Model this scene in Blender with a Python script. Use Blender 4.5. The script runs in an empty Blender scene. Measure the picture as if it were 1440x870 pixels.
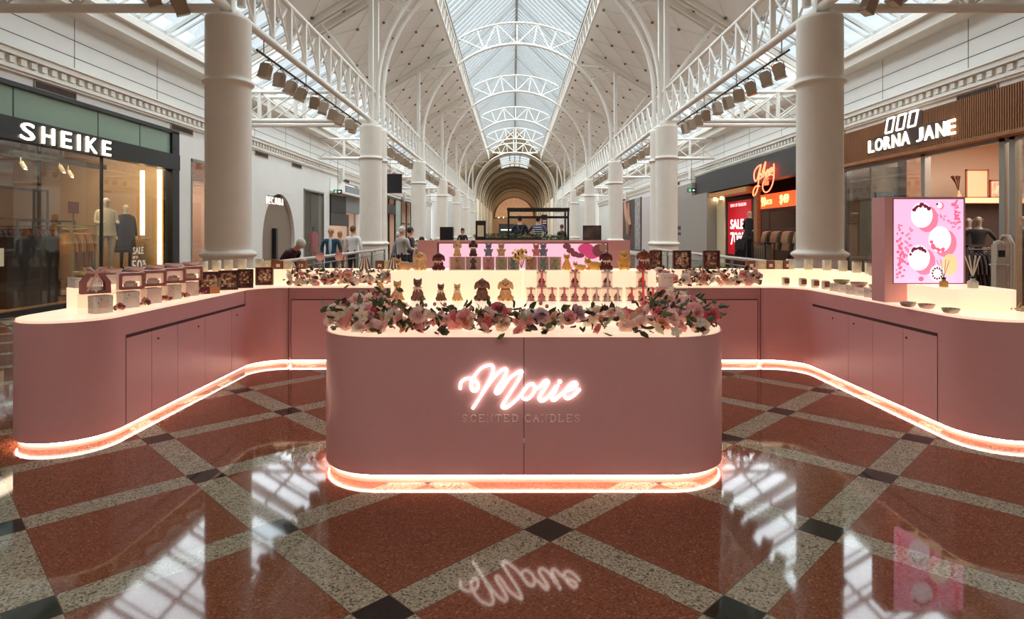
import bpy, math, random
from mathutils import Vector, Matrix
PI = math.pi
random.seed(7)
sc = bpy.context.scene
# ------------------------------------------------------------------ camera, world, exposure
F, CX, HY, H = 870.0, 722.0, 328.0, 1.55          # focal length (px), vanishing point, eye height (m)
cam_d = bpy.data.cameras.new('camera'); cam = bpy.data.objects.new('camera', cam_d); sc.collection.objects.link(cam)
cam.location = (0, 0, H); cam.rotation_euler = (PI/2, 0, 0)
cam_d.sensor_width = 36.0; cam_d.lens = 36.0*F/1440
cam_d.shift_x = (720-CX)/1440; cam_d.shift_y = (HY-435)/1440
cam_d.clip_end = 400
sc.camera = cam
wd = bpy.data.worlds.new('sky'); sc.world = wd; wd.use_nodes = True
bg = wd.node_tree.nodes['Background']; bg.inputs[0].default_value = (0.86, 0.95, 1.0, 1); bg.inputs[1].default_value = .86
sd_ = bpy.data.lights.new('overcast_sun', 'SUN'); sd_.energy = 13.0; sd_.angle = math.radians(140); sd_.color = (.93, .975, 1.0)
so_ = bpy.data.objects.new('overcast_sun', sd_); so_.rotation_euler = (math.radians(-12), 0, 0); sc.collection.objects.link(so_)
sc.view_settings.view_transform = 'Standard'; sc.view_settings.look = 'None'
sc.view_settings.gamma = 1.0; sc.view_settings.use_curve_mapping = False
sc.view_settings.exposure = 0.32
try:
    sc.cycles.max_bounces = 9; sc.cycles.diffuse_bounces = 5; sc.cycles.glossy_bounces = 4
    sc.cycles.transparent_max_bounces = 16; sc.cycles.transmission_bounces = 4
    sc.cycles.sample_clamp_indirect = 6.0; sc.cycles.caustics_reflective = False; sc.cycles.caustics_refractive = False
except Exception: pass

def area_light(name, loc, sx, sy, power, col, rot=(0, 0, 0)):
    d = bpy.data.lights.new(name, 'AREA'); d.shape = 'RECTANGLE'; d.size = sx; d.size_y = sy
    d.energy = power; d.color = col
    o = bpy.data.objects.new(name, d); o.location = loc; o.rotation_euler = rot; sc.collection.objects.link(o)
    return o
# ceiling lights of the shops, plus an unseen fill lamp added behind the viewer
area_light('shop_light_left_front', (-10.5, 13.4, 3.9), 1.6, 6.0, 210, (1, .82, .6))
area_light('shop_light_left_arch', (-10.6, 24.6, 3.0), 1.0, 2.0, 40, (1, .85, .7))
area_light('shop_light_left_mid', (-11.6, 34.2, 3.3), 2.5, 4.0, 120, (1, .95, .9))
area_light('shop_light_left_window', (-11.0, 18.8, 3.4), 2.0, 1.4, 60, (1, .75, .6))
area_light('shop_light_right_front', (12.2, 12.8, 4.1), 3.0, 6.0, 430, (1, .86, .72))
area_light('shop_light_right_mid', (11.8, 25.0, 3.35), 2.5, 7.0, 170, (1, .74, .58))
area_light('shop_light_left_far', (-11.2, 50, 3.3), 2.0, 9.0, 150, (1, .95, .9))
area_light('fill_light_behind', (0.2, -4.0, 6.0), 12.0, 6.0, 300, (1, .93, .84))

# ------------------------------------------------------------------ materials
def lin(c): return tuple(((v/255)/12.92 if v/255 <= .04045 else ((v/255+.055)/1.055)**2.4) for v in c)
MATS = {}
def mat(name, col, rough=.6, metal=0.0, spec=.5, emit=None, es=0.0, noise=0.0, nscale=40, bump=0.0, coat=0.0):
    if name in MATS: return MATS[name]
    m = bpy.data.materials.new(name); m.use_nodes = True; nt = m.node_tree; b = nt.nodes['Principled BSDF']
    c = lin(col)+(1,)
    b.inputs['Base Color'].default_value = c; b.inputs['Roughness'].default_value = rough
    b.inputs['Metallic'].default_value = metal; b.inputs['Specular IOR Level'].default_value = spec
    b.inputs['Coat Weight'].default_value = coat
    if emit: b.inputs['Emission Color'].default_value = lin(emit)+(1,); b.inputs['Emission Strength'].default_value = es
    if noise or bump:
        tc = nt.nodes.new('ShaderNodeTexCoord'); n = nt.nodes.new('ShaderNodeTexNoise'); n.inputs['Scale'].default_value = nscale
        n.inputs['Detail'].default_value = 4
        nt.links.new(tc.outputs['Object'], n.inputs['Vector'])
        if noise:
            r = nt.nodes.new('ShaderNodeValToRGB'); r.color_ramp.elements[0].position = .3; r.color_ramp.elements[1].position = .7
            r.color_ramp.elements[0].color = tuple(v*(1-noise) for v in c[:3])+(1,)
            r.color_ramp.elements[1].color = tuple(min(1, v*(1+noise)) for v in c[:3])+(1,)
            nt.links.new(n.outputs['Fac'], r.inputs['Fac']); nt.links.new(r.outputs['Color'], b.inputs['Base Color'])
        if bump:
            bp = nt.nodes.new('ShaderNodeBump'); bp.inputs['Strength'].default_value = bump; bp.inputs['Distance'].default_value = .01
            nt.links.new(n.outputs['Fac'], bp.inputs['Height']); nt.links.new(bp.outputs['Normal'], b.inputs['Normal'])
    MATS[name] = m; return m
def glass_mat(name, tint, refl=.08, rough=.02):
    m = bpy.data.materials.new(name); m.use_nodes = True; nt = m.node_tree; nt.nodes.clear()
    o = nt.nodes.new('ShaderNodeOutputMaterial'); mx = nt.nodes.new('ShaderNodeMixShader'); t = nt.nodes.new('ShaderNodeBsdfTransparent')
    g = nt.nodes.new('ShaderNodeBsdfGlossy'); g.inputs['Roughness'].default_value = rough; g.inputs['Color'].default_value = (1, 1, 1, 1)
    t.inputs['Color'].default_value = lin(tint)+(1,)
    lw = nt.nodes.new('ShaderNodeLayerWeight'); lw.inputs['Blend'].default_value = .25
    ma = nt.nodes.new('ShaderNodeMath'); ma.operation = 'MULTIPLY_ADD'; ma.inputs[1].default_value = .12; ma.inputs[2].default_value = refl
    nt.links.new(lw.outputs['Fresnel'], ma.inputs[0]); nt.links.new(ma.outputs[0], mx.inputs[0])
    nt.links.new(t.outputs[0], mx.inputs[1]); nt.links.new(g.outputs[0], mx.inputs[2]); nt.links.new(mx.outputs[0], o.inputs[0])
    MATS[name] = m; return m
def emis(name, col, s): return mat(name, col, .5, emit=col, es=s)

M_white = mat('painted_steel_white', (232, 229, 221), .45)
M_col = mat('column_paint', (224, 218, 206), .5, noise=.03, nscale=3)
M_wall = mat('wall_paint', (226, 226, 221), .6, noise=.02, nscale=2)
M_ceil = mat('ceiling_panel', (236, 235, 230), .7)
M_trim = mat('moulding_paint', (230, 227, 218), .5)
M_pink = mat('pink_laminate', (221, 166, 167), .34, spec=.4, noise=.015, nscale=25)
M_pinkdark = mat('pink_shadow_gap', (70, 35, 34), .7)
M_top = mat('backlit_top', (240, 215, 180), .3, emit=(255, 226, 198), es=.6)
M_riser = mat('backlit_acrylic', (240, 215, 180), .35, emit=(255, 227, 194), es=.62)
M_led = emis('led_strip', (255, 234, 212), 40)
M_plinth = mat('plinth_pink', (240, 196, 184), .5)
M_sign = emis('sign_white', (255, 250, 240), 1.3)
M_black = mat('black_paint', (22, 21, 21), .4)
M_blackm = mat('black_satin', (34, 30, 30), .55)
M_grille = mat('vent_mesh', (92, 74, 66), .5)
M_alu = mat('aluminium_frame', (150, 148, 142), .35, metal=.6)
M_glass = glass_mat('clear_glass', (238, 240, 238), .03)
M_skyg = glass_mat('roof_glass', (245, 250, 252), .03)
M_acr = glass_mat('acrylic', (250, 246, 244), .05)
M_leaf = mat('leaf_green', (66, 82, 52), .6, noise=.3, nscale=60)
M_leaf2 = mat('leaf_olive', (104, 104, 66), .6, noise=.3, nscale=60)

# ------------------------------------------------------------------ mesh builder
class MB:
    def __init__(s): s.v = []; s.f = []; s.sm = []; s.mi = []
    def add(s, vs, fs, smooth=False, mi=0, M=None):
        o = len(s.v)
        if M is not None: vs = [tuple(M @ Vector(p)) for p in vs]
        s.v += [tuple(p) for p in vs]; s.f += [tuple(i+o for i in f) for f in fs]; s.sm += [smooth]*len(fs); s.mi += [mi]*len(fs); return s
    def box(s, a, b, mi=0, M=None):
        x0, y0, z0 = a; x1, y1, z1 = b
        return s.add([(x0,y0,z0),(x1,y0,z0),(x1,y1,z0),(x0,y1,z0),(x0,y0,z1),(x1,y0,z1),(x1,y1,z1),(x0,y1,z1)],
                     [(0,3,2,1),(4,5,6,7),(0,1,5,4),(1,2,6,5),(2,3,7,6),(3,0,4,7)], False, mi, M)
    def cbox(s, c, d, mi=0, M=None):
        return s.box([c[i]-d[i]/2 for i in range(3)], [c[i]+d[i]/2 for i in range(3)], mi, M)
    def tube(s, pts, r, n=8, mi=0, cap=True, closed=False, M=None):
        pts = [Vector(p) for p in pts]; R = r if isinstance(r, (list, tuple)) else [r]*len(pts)
        vs = []; m = len(pts); up = None
        for i, p in enumerate(pts):
            a = pts[(i-1) % m] if (closed or i > 0) else p; b = pts[(i+1) % m] if (closed or i < m-1) else p
            t = (b-a).normalized() if (b-a).length > 1e-9 else Vector((0,0,1))
            if up is None:
                up = Vector((0,0,1)) if abs(t.z) < .9 else Vector((1,0,0))
            u = (up-t*up.dot(t)); u = u.normalized() if u.length > 1e-6 else t.orthogonal().normalized(); up = u; w = t.cross(u)
            vs += [p+(u*math.cos(2*PI*k/n)+w*math.sin(2*PI*k/n))*R[i] for k in range(n)]
        fs = []; rg = m if closed else m-1
        for i in range(rg):
            j = (i+1) % m
            for k in range(n): fs.append((i*n+k, i*n+(k+1) % n, j*n+(k+1) % n, j*n+k))
        s.add(vs, fs, True, mi, M)
        if cap and not closed: s.add(vs[:n], [tuple(range(n))[::-1]], False, mi, M); s.add(vs[-n:], [tuple(range(n))], False, mi, M)
        return s
    def bar(s, a, b, w, d=None, mi=0, M=None):          # rectangular bar
        a = Vector(a); b = Vector(b); d = d or w; t = (b-a).normalized(); up = Vector((0,0,1)) if abs(t.z) < .95 else Vector((0,1,0))
        u = t.cross(up).normalized()*w/2; v = u.normalized().cross(t)*d/2
        vs = [a-u-v, a+u-v, a+u+v, a-u+v, b-u-v, b+u-v, b+u+v, b-u+v]
        return s.add(vs, [(0,3,2,1),(4,5,6,7),(0,1,5,4),(1,2,6,5),(2,3,7,6),(3,0,4,7)], False, mi, M)
    def lathe(s, prof, n=24, c=(0,0,0), mi=0, smooth=True, M=None):   # prof [(r,z)]
        vs = []; fs = []
        for r, z in prof: vs += [(c[0]+r*math.cos(2*PI*k/n), c[1]+r*math.sin(2*PI*k/n), c[2]+z) for k in range(n)]
        for i in range(len(prof)-1):
            for k in range(n): fs.append((i*n+k, i*n+(k+1) % n, (i+1)*n+(k+1) % n, (i+1)*n+k))
        s.add(vs, fs, smooth, mi, M)
        if prof[0][0] > 1e-5: s.add(vs[:n], [tuple(range(n))[::-1]], False, mi, M)
        if prof[-1][0] > 1e-5: s.add(vs[-n:], [tuple(range(n))], False, mi, M)
        return s
    def ell(s, c, r, rot=None, n=12, mi=0, M=None):
        vs = []; fs = []; m = n//2+1
        Rm = Matrix.Rotation(rot[0], 3, rot[1]) if rot else Matrix.Identity(3)
        for i in range(m+1):
            a = PI*i/m
            for k in range(n):
                b = 2*PI*k/n; q = Rm @ Vector((r[0]*math.sin(a)*math.cos(b), r[1]*math.sin(a)*math.sin(b), r[2]*math.cos(a)))
                vs.append((c[0]+q.x, c[1]+q.y, c[2]+q.z))
        for i in range(m):
            for k in range(n): fs.append((i*n+k, (i+1)*n+k, (i+1)*n+(k+1) % n, i*n+(k+1) % n))
        return s.add(vs, fs, True, mi, M)
    def prism(s, poly, z0, z1, mi=0, smooth=False, M=None):
        n = len(poly); vs = [(x,y,z0) for x,y in poly]+[(x,y,z1) for x,y in poly]
        s.add(vs, [(i,(i+1)%n,n+(i+1)%n,n+i) for i in range(n)], smooth, mi, M)
        return s.add(vs, [tuple(range(n))[::-1], tuple(range(n,2*n))], False, mi, M)
    def mesh(s, name):
        me = bpy.data.meshes.new(name); me.from_pydata(s.v, [], s.f)
        me.polygons.foreach_set('use_smooth', s.sm); me.polygons.foreach_set('material_index', s.mi); me.update(); return me
    def build(s, name, m, parent=None, kind=None):
        me = s.mesh(name)
        for q in (m if isinstance(m, (list, tuple)) else [m]): me.materials.append(q)
        return link(name, me, parent, kind)
def link(name, me, parent=None, kind=None):
    o = bpy.data.objects.new(name, me); sc.collection.objects.link(o)
    if parent is not None: o.parent = parent
    if kind: o['kind'] = kind
    return o
def thing(name, label, cat, loc=(0,0,0), rz=0, group=None):
    o = bpy.data.objects.new(name, None); sc.collection.objects.link(o); o.empty_display_size = .1
    o.location = loc; o.rotation_euler = (0,0,rz); o['label'] = label; o['category'] = cat
    if group: o['group'] = group
    return o
def tag(o, label, cat, group=None, kind=None):
    o['label'] = label; o['category'] = cat
    if group: o['group'] = group
    if kind: o['kind'] = kind
    return o
def dup(root, loc, rz=None, label=None, group=None, scale=None):
    r = root.copy(); sc.collection.objects.link(r); r.location = loc
    if rz is not None: r.rotation_euler = (0,0,rz)
    if label: r['label'] = label
    if group: r['group'] = group
    if scale: r.scale = (scale,)*3
    for ch in list(root.children):
        c = ch.copy(); sc.collection.objects.link(c); c.parent = r
        for g in list(ch.children):
            d = g.copy(); sc.collection.objects.link(d); d.parent = c
    return r
def setmat(o, m):                                   # per-object material (shared mesh)
    if not o.material_slots: o.data.materials.append(m)
    o.material_slots[0].link = 'OBJECT'; o.material_slots[0].material = m
def PX(px, Y): return (px-CX)/F*Y                   # lateral position of a thing seen at px, standing Y metres ahead
def PZ(py, Y): return H-(py-HY)/F*Y
ORD = ['nearest','second','third','fourth','fifth','sixth','seventh','eighth','ninth','tenth','eleventh','twelfth','thirteenth','fourteenth','fifteenth','sixteenth','seventeenth','eighteenth','nineteenth','twentieth']
def cr(pts, n=6, closed=False):                     # Catmull-Rom
    P = [Vector(p) for p in pts]; out = []; m = len(P)
    for i in range(m if closed else m-1):
        a, b, c, d = (P[(i-1)%m] if closed or i > 0 else P[i]), P[i], P[(i+1)%m], (P[(i+2)%m] if closed or i+2 < m else P[(i+1)%m])
        for k in range(n):
            t = k/n; out.append(.5*((2*b)+(c-a)*t+(2*a-5*b+4*c-d)*t*t+(3*b-a-3*c+d)*t**3))
    if not closed: out.append(P[-1])
    return out
_tc = {}
def text_verts(s, depth=.02):
    """built-in font text as mesh data, normalised to its own bounding box (0..w, 0..h)"""
    if (s, depth) in _tc: return _tc[(s, depth)]
    cu = bpy.data.curves.new('t', 'FONT'); cu.body = s; cu.size = 1; cu.extrude = depth; cu.resolution_u = 3
    ob = bpy.data.objects.new('t', cu); sc.collection.objects.link(ob)
    dg = bpy.context.evaluated_depsgraph_get(); me = bpy.data.meshes.new_from_object(ob.evaluated_get(dg))
    vs = [tuple(v.co) for v in me.vertices]; fs = [tuple(p.vertices) for p in me.polygons]
    bpy.data.objects.remove(ob); bpy.data.curves.remove(cu); bpy.data.meshes.remove(me)
    x0 = min(v[0] for v in vs); x1 = max(v[0] for v in vs); y0 = min(v[1] for v in vs); y1 = max(v[1] for v in vs)
    r = ([((v[0]-x0)/(x1-x0), (v[1]-y0)/(y1-y0), v[2]/depth) for v in vs], fs, (x1-x0)/(y1-y0))
    _tc[(s, depth)] = r; return r
def frame3(o, ex, ey):                              # matrix with origin o, axes ex, ey and their normal
    ex = Vector(ex).normalized(); ey = Vector(ey).normalized(); ez = ex.cross(ey); o = Vector(o)
    return Matrix(((ex.x, ey.x, ez.x, o.x), (ex.y, ey.y, ez.y, o.y), (ex.z, ey.z, ez.z, o.z), (0,0,0,1)))
def letters_part(parent, s_w, M, gap, h, m, x=0, d=.02, bold=0):
    for ch, w_ in s_w:
        if ch != ' ': b = MB(); text_into(b, ch, M, x, 0, w_, h, d, bold=bold); b.build('letter', m, parent)
        x += w_+(gap if ch != ' ' else 0)
def text_into(mb, s, M, x, y, w, h, d=.01, mi=0, bold=0):
    vs, fs, _ = text_verts(s)
    for ox, oy in ([(0,0)] if not bold else [(0,0),(bold,0),(0,bold),(bold,bold)]):
        mb.add([(x+ox+v[0]*w, y+oy+v[1]*h, v[2]*d) for v in vs], fs, False, mi, M)
    return mb
def eval_mesh(ob):
    dg = bpy.context.evaluated_depsgraph_get(); me = bpy.data.meshes.new_from_object(ob.evaluated_get(dg)); return me
def remeshed(mb, name, voxel):
    me = mb.mesh(name+'_raw'); ob = bpy.data.objects.new('tmp', me); sc.collection.objects.link(ob)
    md = ob.modifiers.new('r', 'REMESH'); md.mode = 'VOXEL'; md.voxel_size = voxel; md.use_smooth_shade = True
    m2 = ob.modifiers.new('s', 'SMOOTH'); m2.iterations = 2
    out = eval_mesh(ob); bpy.data.objects.remove(ob); bpy.data.meshes.remove(me); out.name = name; return out
XL, XR, X0 = -9.33, 9.67, .17                       # side walls and centre line of the nave
S = 9.9                                             # column bay
CW = 4.73                                           # half spacing of the column rows
# ------------------------------------------------------------------ floor
def floor_mat():
    m = bpy.data.materials.new('terrazzo_floor'); m.use_nodes = True; nt = m.node_tree; b = nt.nodes['Principled BSDF']; L = nt.links
    def N(t, **k):
        n = nt.nodes.new(t)
        for a, v in k.items(): setattr(n, a, v)
        return n
    def math_(op, a, b2=None, c=None):
        n = N('ShaderNodeMath', operation=op)
        for i, q in enumerate((a, b2, c)):
            if q is None: continue
            if isinstance(q, (int, float)): n.inputs[i].default_value = q
            else: L.new(q, n.inputs[i])
        return n.outputs[0]
    tc = N('ShaderNodeTexCoord'); sp = N('ShaderNodeSeparateXYZ'); L.new(tc.outputs['Object'], sp.inputs[0])
    x = math_('SUBTRACT', sp.outputs[0], .185); y = math_('SUBTRACT', sp.outputs[1], 3.24)
    D = 1.434
    def dist(sg):
        u = math_('DIVIDE', math_('ADD', y, math_('MULTIPLY', x, sg)), D)
        return math_('ABSOLUTE', math_('SUBTRACT', u, math_('ROUND', u)))
    du, dv = dist(1.0), dist(-1.0)
    w = .186/1.014/2
    su = math_('LESS_THAN', du, w); sv = math_('LESS_THAN', dv, w)
    both = math_('MULTIPLY', su, sv); anyy = math_('MAXIMUM', su, sv)
    ju = math_('LESS_THAN', math_('ABSOLUTE', math_('SUBTRACT', du, w)), .0022); jv = math_('LESS_THAN', math_('ABSOLUTE', math_('SUBTRACT', dv, w)), .0022)
    joint = math_('MAXIMUM', ju, jv)
    def chips(scale, cols):
        v = N('ShaderNodeTexVoronoi'); v.inputs['Scale'].default_value = scale; L.new(tc.outputs['Object'], v.inputs['Vector'])
        s2 = N('ShaderNodeSeparateColor'); L.new(v.outputs['Color'], s2.inputs[0])
        r = N('ShaderNodeValToRGB'); r.color_ramp.interpolation = 'CONSTANT'; e = r.color_ramp.elements
        e[0].position = 0; e[0].color = lin(cols[0][1])+(1,); e[1].position = cols[1][0]; e[1].color = lin(cols[1][1])+(1,)
        for p, c in cols[2:]: q = e.new(p); q.color = lin(c)+(1,)
        L.new(s2.outputs[0], r.inputs[0]); return r.outputs[0]
    grey = chips(115, [(0,(84,78,64)),(.10,(140,134,114)),(.35,(166,158,138)),(.7,(180,172,154)),(.9,(126,118,98))])
    terra = chips(130, [(0,(104,60,40)),(.2,(130,78,54)),(.6,(137,84,59)),(.85,(118,68,46)),(.95,(160,112,86))])
    dark = chips(120, [(0,(20,32,28)),(.5,(29,43,38)),(.85,(15,24,22))])
    nz = N('ShaderNodeTexNoise'); nz.inputs['Scale'].default_value = 1.2; L.new(tc.outputs['Object'], nz.inputs['Vector'])
    def mix(f, a, c):
        n = N('ShaderNodeMix', data_type='RGBA'); L.new(f, n.inputs[0]) if not isinstance(f, float) else None
        L.new(a, n.inputs[6]); 
        if isinstance(c, tuple): n.inputs[7].default_value = c
        else: L.new(c, n.inputs[7])
        return n.outputs[2]
    c = mix(anyy, terra, grey); c = mix(both, c, dark); c = mix(joint, c, lin((96,70,56))+(1,))
    L.new(c, b.inputs['Base Color'])
    r = math_('MULTIPLY_ADD', nz.outputs[0], .03, .03); L.new(r, b.inputs['Roughness']); b.inputs['Specular IOR Level'].default_value = .42
    return m
MB().box((-16, -12, -.1), (16, 142, 0)).build('floor', floor_mat(), kind='structure')

# ------------------------------------------------------------------ roof (ceiling, skylights)
def RZ(xr): return 10.6-.61*(xr-2.9)                # roof plane height at distance xr from the centre line
YE = 70.0                                           # end of the glazed nave
def slope_box(mb, s, xa, xb, ya, yb, t=.08, zo=0):
    a = (X0+s*xa, RZ(xa)+zo); b = (X0+s*xb, RZ(xb)+zo)
    vs = [(a[0],ya,a[1]),(a[0],yb,a[1]),(b[0],yb,b[1]),(b[0],ya,b[1])]; vs += [(p[0],p[1],p[2]+t) for p in vs]
    mb.add(vs, [(0,1,2,3),(7,6,5,4),(0,4,5,1),(1,5,6,2),(2,6,7,3),(3,7,4,0)]); return mb
c = MB()
for s in (-1, 1):
    slope_box(c, s, 2.95, 7.2, -12, YE); slope_box(c, s, 7.2, 9.5, -12, 11.5)
    a, b2 = X0, X0+s*2.95                           # closed ridge over the nearest bay
    vs = [(a,-12,13.6),(a,10,13.6),(b2,10,10.6),(b2,-12,10.6)]; vs += [(p[0],p[1],p[2]+.1) for p in vs]
    c.add(vs, [(0,1,2,3),(7,6,5,4),(0,4,5,1),(1,5,6,2),(2,6,7,3),(3,7,4,0)])
ceil_o = c.build('ceiling', M_ceil, kind='structure')
# tie rods and bolts on the sloping ceiling
rods = MB(); bolts = MB()
for s in (-1, 1):
    def cp(i, j): return (3.37+.79*i, 24.2+1.15*i+1.85*j)
    for i in range(0, 5):
        for j in range(-14, 28):
            xr, y = cp(i, j)
            if y < 1 or y > YE-.6: continue
            bolts.ell((X0+s*xr, y, RZ(xr)-.035), (.07,.07,.06), n=6)
            for di, dj in ((1,0),(1,-1)):
                xb, yb = cp(i+di, j+dj)
                if i+di <= 4 and 1 < yb < YE: rods.tube([(X0+s*xr,y,RZ(xr)-.03),(X0+s*xb,yb,RZ(xb)-.03)], .018, n=4, cap=False)
rods.build('tie_rods', M_white, ceil_o, kind='stuff'); bolts.build('rod_bolts', mat('bolt_brown', (120,92,62), .5), ceil_o, kind='stuff')

def glazing(name, quads, bars, frame):
    g = MB()
    for q in quads: g.add(q, [(0,1,2,3)])
    o = g.build(name, M_skyg, kind='structure')
    bb = MB()
    for a, b, w, d in bars: bb.bar(a, b, w, d)
    bb.build('glazing_bars', mat('glazing_bar_grey', (158,158,156), .5), o)
    return o
for s, nm in ((-1,'window_1'),(1,'window_2')):      # side skylights
    bars = []; y = 11.5
    xa, xb = 7.2, 9.25
    A = lambda xr, y, zo=0: (X0+s*xr, y, RZ(xr)+zo)
    while y < YE:
        bars.append((A(xa,y), A(xb,y), .07, .10)); bars.append((A(xa,y+.33), A(xb,y+.33), .035, .05)); y += 1.15
    for xr in (7.25, 8.3, 9.22): bars.append((A(xr,11.5), A(xr,YE), .06 if xr != 8.3 else .035, .1))
    glazing(nm, [[A(xa,11.5,.05),A(xa,YE,.05),A(xb,YE,.05),A(xb,11.5,.05)]], bars, None)
ZR = 13.6
bars = []; quads = []
for s in (-1, 1):
    quads.append([(X0+s*2.9,10,10.75),(X0+s*2.9,YE,10.75),(X0,YE,ZR),(X0,10,ZR)])
    y = 10.0; k = 0
    while y < YE:
        big = (k % 9 == 4)
        bars.append(((X0+s*2.9,y,10.72),(X0,y,ZR-.03), (.12 if big else .06), (.14 if big else .08))); y += 9.9/18; k += 1
    bars.append(((X0+s*2.9,10,10.72),(X0+s*2.9,YE,10.72), .2, .16))
bars.append(((X0,10,ZR-.04),(X0,YE,ZR-.04), .14, .16))
glazing('window_3', quads, bars, None)

# lattice curb beams along the central skylight
for s, sd in ((-1,'left'),(1,'right')):
    t = thing('curb_beam', 'long white lattice beam under the %s edge of the central skylight' % sd, 'beam', (X0+s*2.9, 10, 9.75), 0, None)
    MB().tube([(0,-20,0),(0,60,0)], .06).build('lower_chord', M_white, t)
    MB().box((-.05,-20,.78),(.05,60,.98)).build('upper_chord', M_white, t)
    w = MB(); y = -20
    while y < 59.5:
        w.tube([(0,y,0),(0,y+.45,.8)], .02, n=5, cap=False); w.tube([(0,y+.45,.8),(0,y+.9,0)], .02, n=5, cap=False); y += .9
    w.build('webbing', M_white, t)
# ------------------------------------------------------------------ walls, entablature
def wallx(s): return XL if s < 0 else XR
def side_box(mb, s, y0, y1, z0, z1, t0=0.0, t1=.25, mi=0):   # t0/t1: distance outwards (into the shops) from the wall plane; negative = into the mall
    xs = sorted((wallx(s)+s*t0, wallx(s)+s*t1)); return mb.box((xs[0],y0,z0),(xs[1],y1,z1),mi)
walls = {}
SOL = {-1: [(-12,8.5),(17.1,17.9),(19.5,23.0),(26.4,27.5),(30.4,31.4),(37.2,44.8),(56.5,YE)],
        1: [(-12,8.9),(18.1,20.4),(29.3,YE)]}
for s, nm in ((-1,'wall_left'),(1,'wall_right')):
    w = MB()
    side_box(w, s, -12, YE, 4.36, 6.5)
    for a, b in SOL[s]: side_box(w, s, a, b, 0, 4.36)
    if s < 0: side_box(w, s, 23.0, 26.4, 3.15, 4.36); side_box(w, s, 27.5, 30.4, 3.55, 4.36); side_box(w, s, 17.9, 19.5, 3.7, 4.36)
    walls[s] = w.build(nm, M_wall, kind='structure')
    g = MB()                                       # panel joints
    for z in (5.28, 5.64): side_box(g, s, -12, YE, z-.008, z+.008, -.004, .01)
    y = 4.0
    while y < YE: side_box(g, s, y-.008, y+.008, 4.97, 6.1, -.004, .01); y += 3.05
    g.build('panel_joints', mat('joint_shadow', (90,84,76), .8), walls[s])
    tr = MB()
    side_box(tr, s, -12, YE, 4.84, 4.95, -.16, 0); side_box(tr, s, -12, YE, 4.95, 4.99, -.2, 0)
    side_box(tr, s, -12, YE, 4.60, 4.67, -.1, 0); side_box(tr, s, -12, YE, 4.55, 4.60, -.06, 0)
    side_box(tr, s, -12, YE, 4.67, 4.84, -.05, 0)
    side_box(tr, s, -12, YE, 6.12, 6.42, -.45, 0); side_box(tr, s, -12, YE, 6.36, 6.52, -.6, .1)
    o = tr.build('trim_1' if s < 0 else 'trim_2', M_trim, kind='structure')
    d = MB(); y = 3.0
    while y < YE:
        side_box(d, s, y, y+.14, 4.70, 4.82, -.115, -.05); y += .26
    d.build('dentils', M_trim, o)
    cb = MB()
    for y in (33.0, 52.0):
        side_box(cb, s, y-.2, y+.2, 4.42, 5.02, -.28, 0); side_box(cb, s, y-.14, y+.14, 4.25, 4.42, -.2, 0)
    cb.build('corbels', M_trim, o)
    # wall vents
    vy = {-1: [12.6, 17.4, 22.9, 26.6, 34.5, 41, 52], 1: [12.9, 18.6, 24.6, 29.6, 36.5, 43, 54]}[s]
    for k, y in enumerate(vy):
        z0, z1 = 4.37, 4.545
        t = thing('wall_vent', 'brown mesh air vent below the cornice of the %s wall, %s from the viewer' % ('left' if s < 0 else 'right', ORD[k]), 'vent', (wallx(s), y, z0), 0, 'air vents under the cornices')
        f = MB(); hw = .58; dz = z1-z0
        e = s*-1
        xs = sorted((e*.005, e*.03))
        f.box((xs[0],-hw,0),(xs[1],hw,.02)); f.box((xs[0],-hw,dz-.02),(xs[1],hw,dz)); f.box((xs[0],-hw,0),(xs[1],-hw+.02,dz)); f.box((xs[0],hw-.02,0),(xs[1],hw,dz))
        f.build('frame', mat('vent_frame', (176,160,142), .5), t)
        g = MB(); xs = sorted((e*.003, e*.012)); g.box((xs[0],-hw+.02,.02),(xs[1],hw-.02,dz-.02))
        xs = sorted((e*.012, e*.02))
        for i in range(8): g.box((xs[0],-hw+.02,.03+i*.016),(xs[1],hw-.02,.036+i*.016))
        for i in range(28): g.box((xs[0],-hw+.03+i*.04,.02),(xs[1],-hw+.036+i*.04,dz-.02))
        g.build('mesh_panel', M_grille, t)
# end behind the viewer, closing walls far ahead
MB().box((-16,-12.3,0),(16,-12,14)).build('wall_back', M_wall, kind='structure')
# ------------------------------------------------------------------ columns
cp = [(.375,0),(.375,.05),(.375,1.10),(.375,1.16),(.40,1.18),(.425,1.20),(.43,1.215),(.425,1.235),(.40,1.255),(.352,1.28),(.345,1.30),(.345,1.36),(.345,3.84),(.345,3.90),(.38,3.92),(.39,3.94),(.38,3.965),(.345,3.98),(.345,4.04),(.345,4.88),(.345,4.93),(.335,4.98),(.0001,4.98)]
cshaft = None
cols = []
for s in (-1, 1):
    ys = [S*n for n in range(1, 8)]
    ys.insert(2, 20.6)
    for k, y in enumerate(ys):
        sd = 'left' if s < 0 else 'right'
        lab = 'round white column with ring mouldings, %s from the viewer in the %s row' % (ORD[k], sd)
        if cshaft is None:
            t = thing('column', lab, 'column', (X0+s*CW, y, 0), 0, 'columns along the nave')
            MB().lathe(cp, n=40).build('shaft', M_col, t)
            MB().box((-.1,-.1,4.98),(.1,.1,5.09)).build('bearing_block', M_white, t)
            cshaft = t
        else: dup(cshaft, (X0+s*CW, y, 0), 0, lab)
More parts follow.
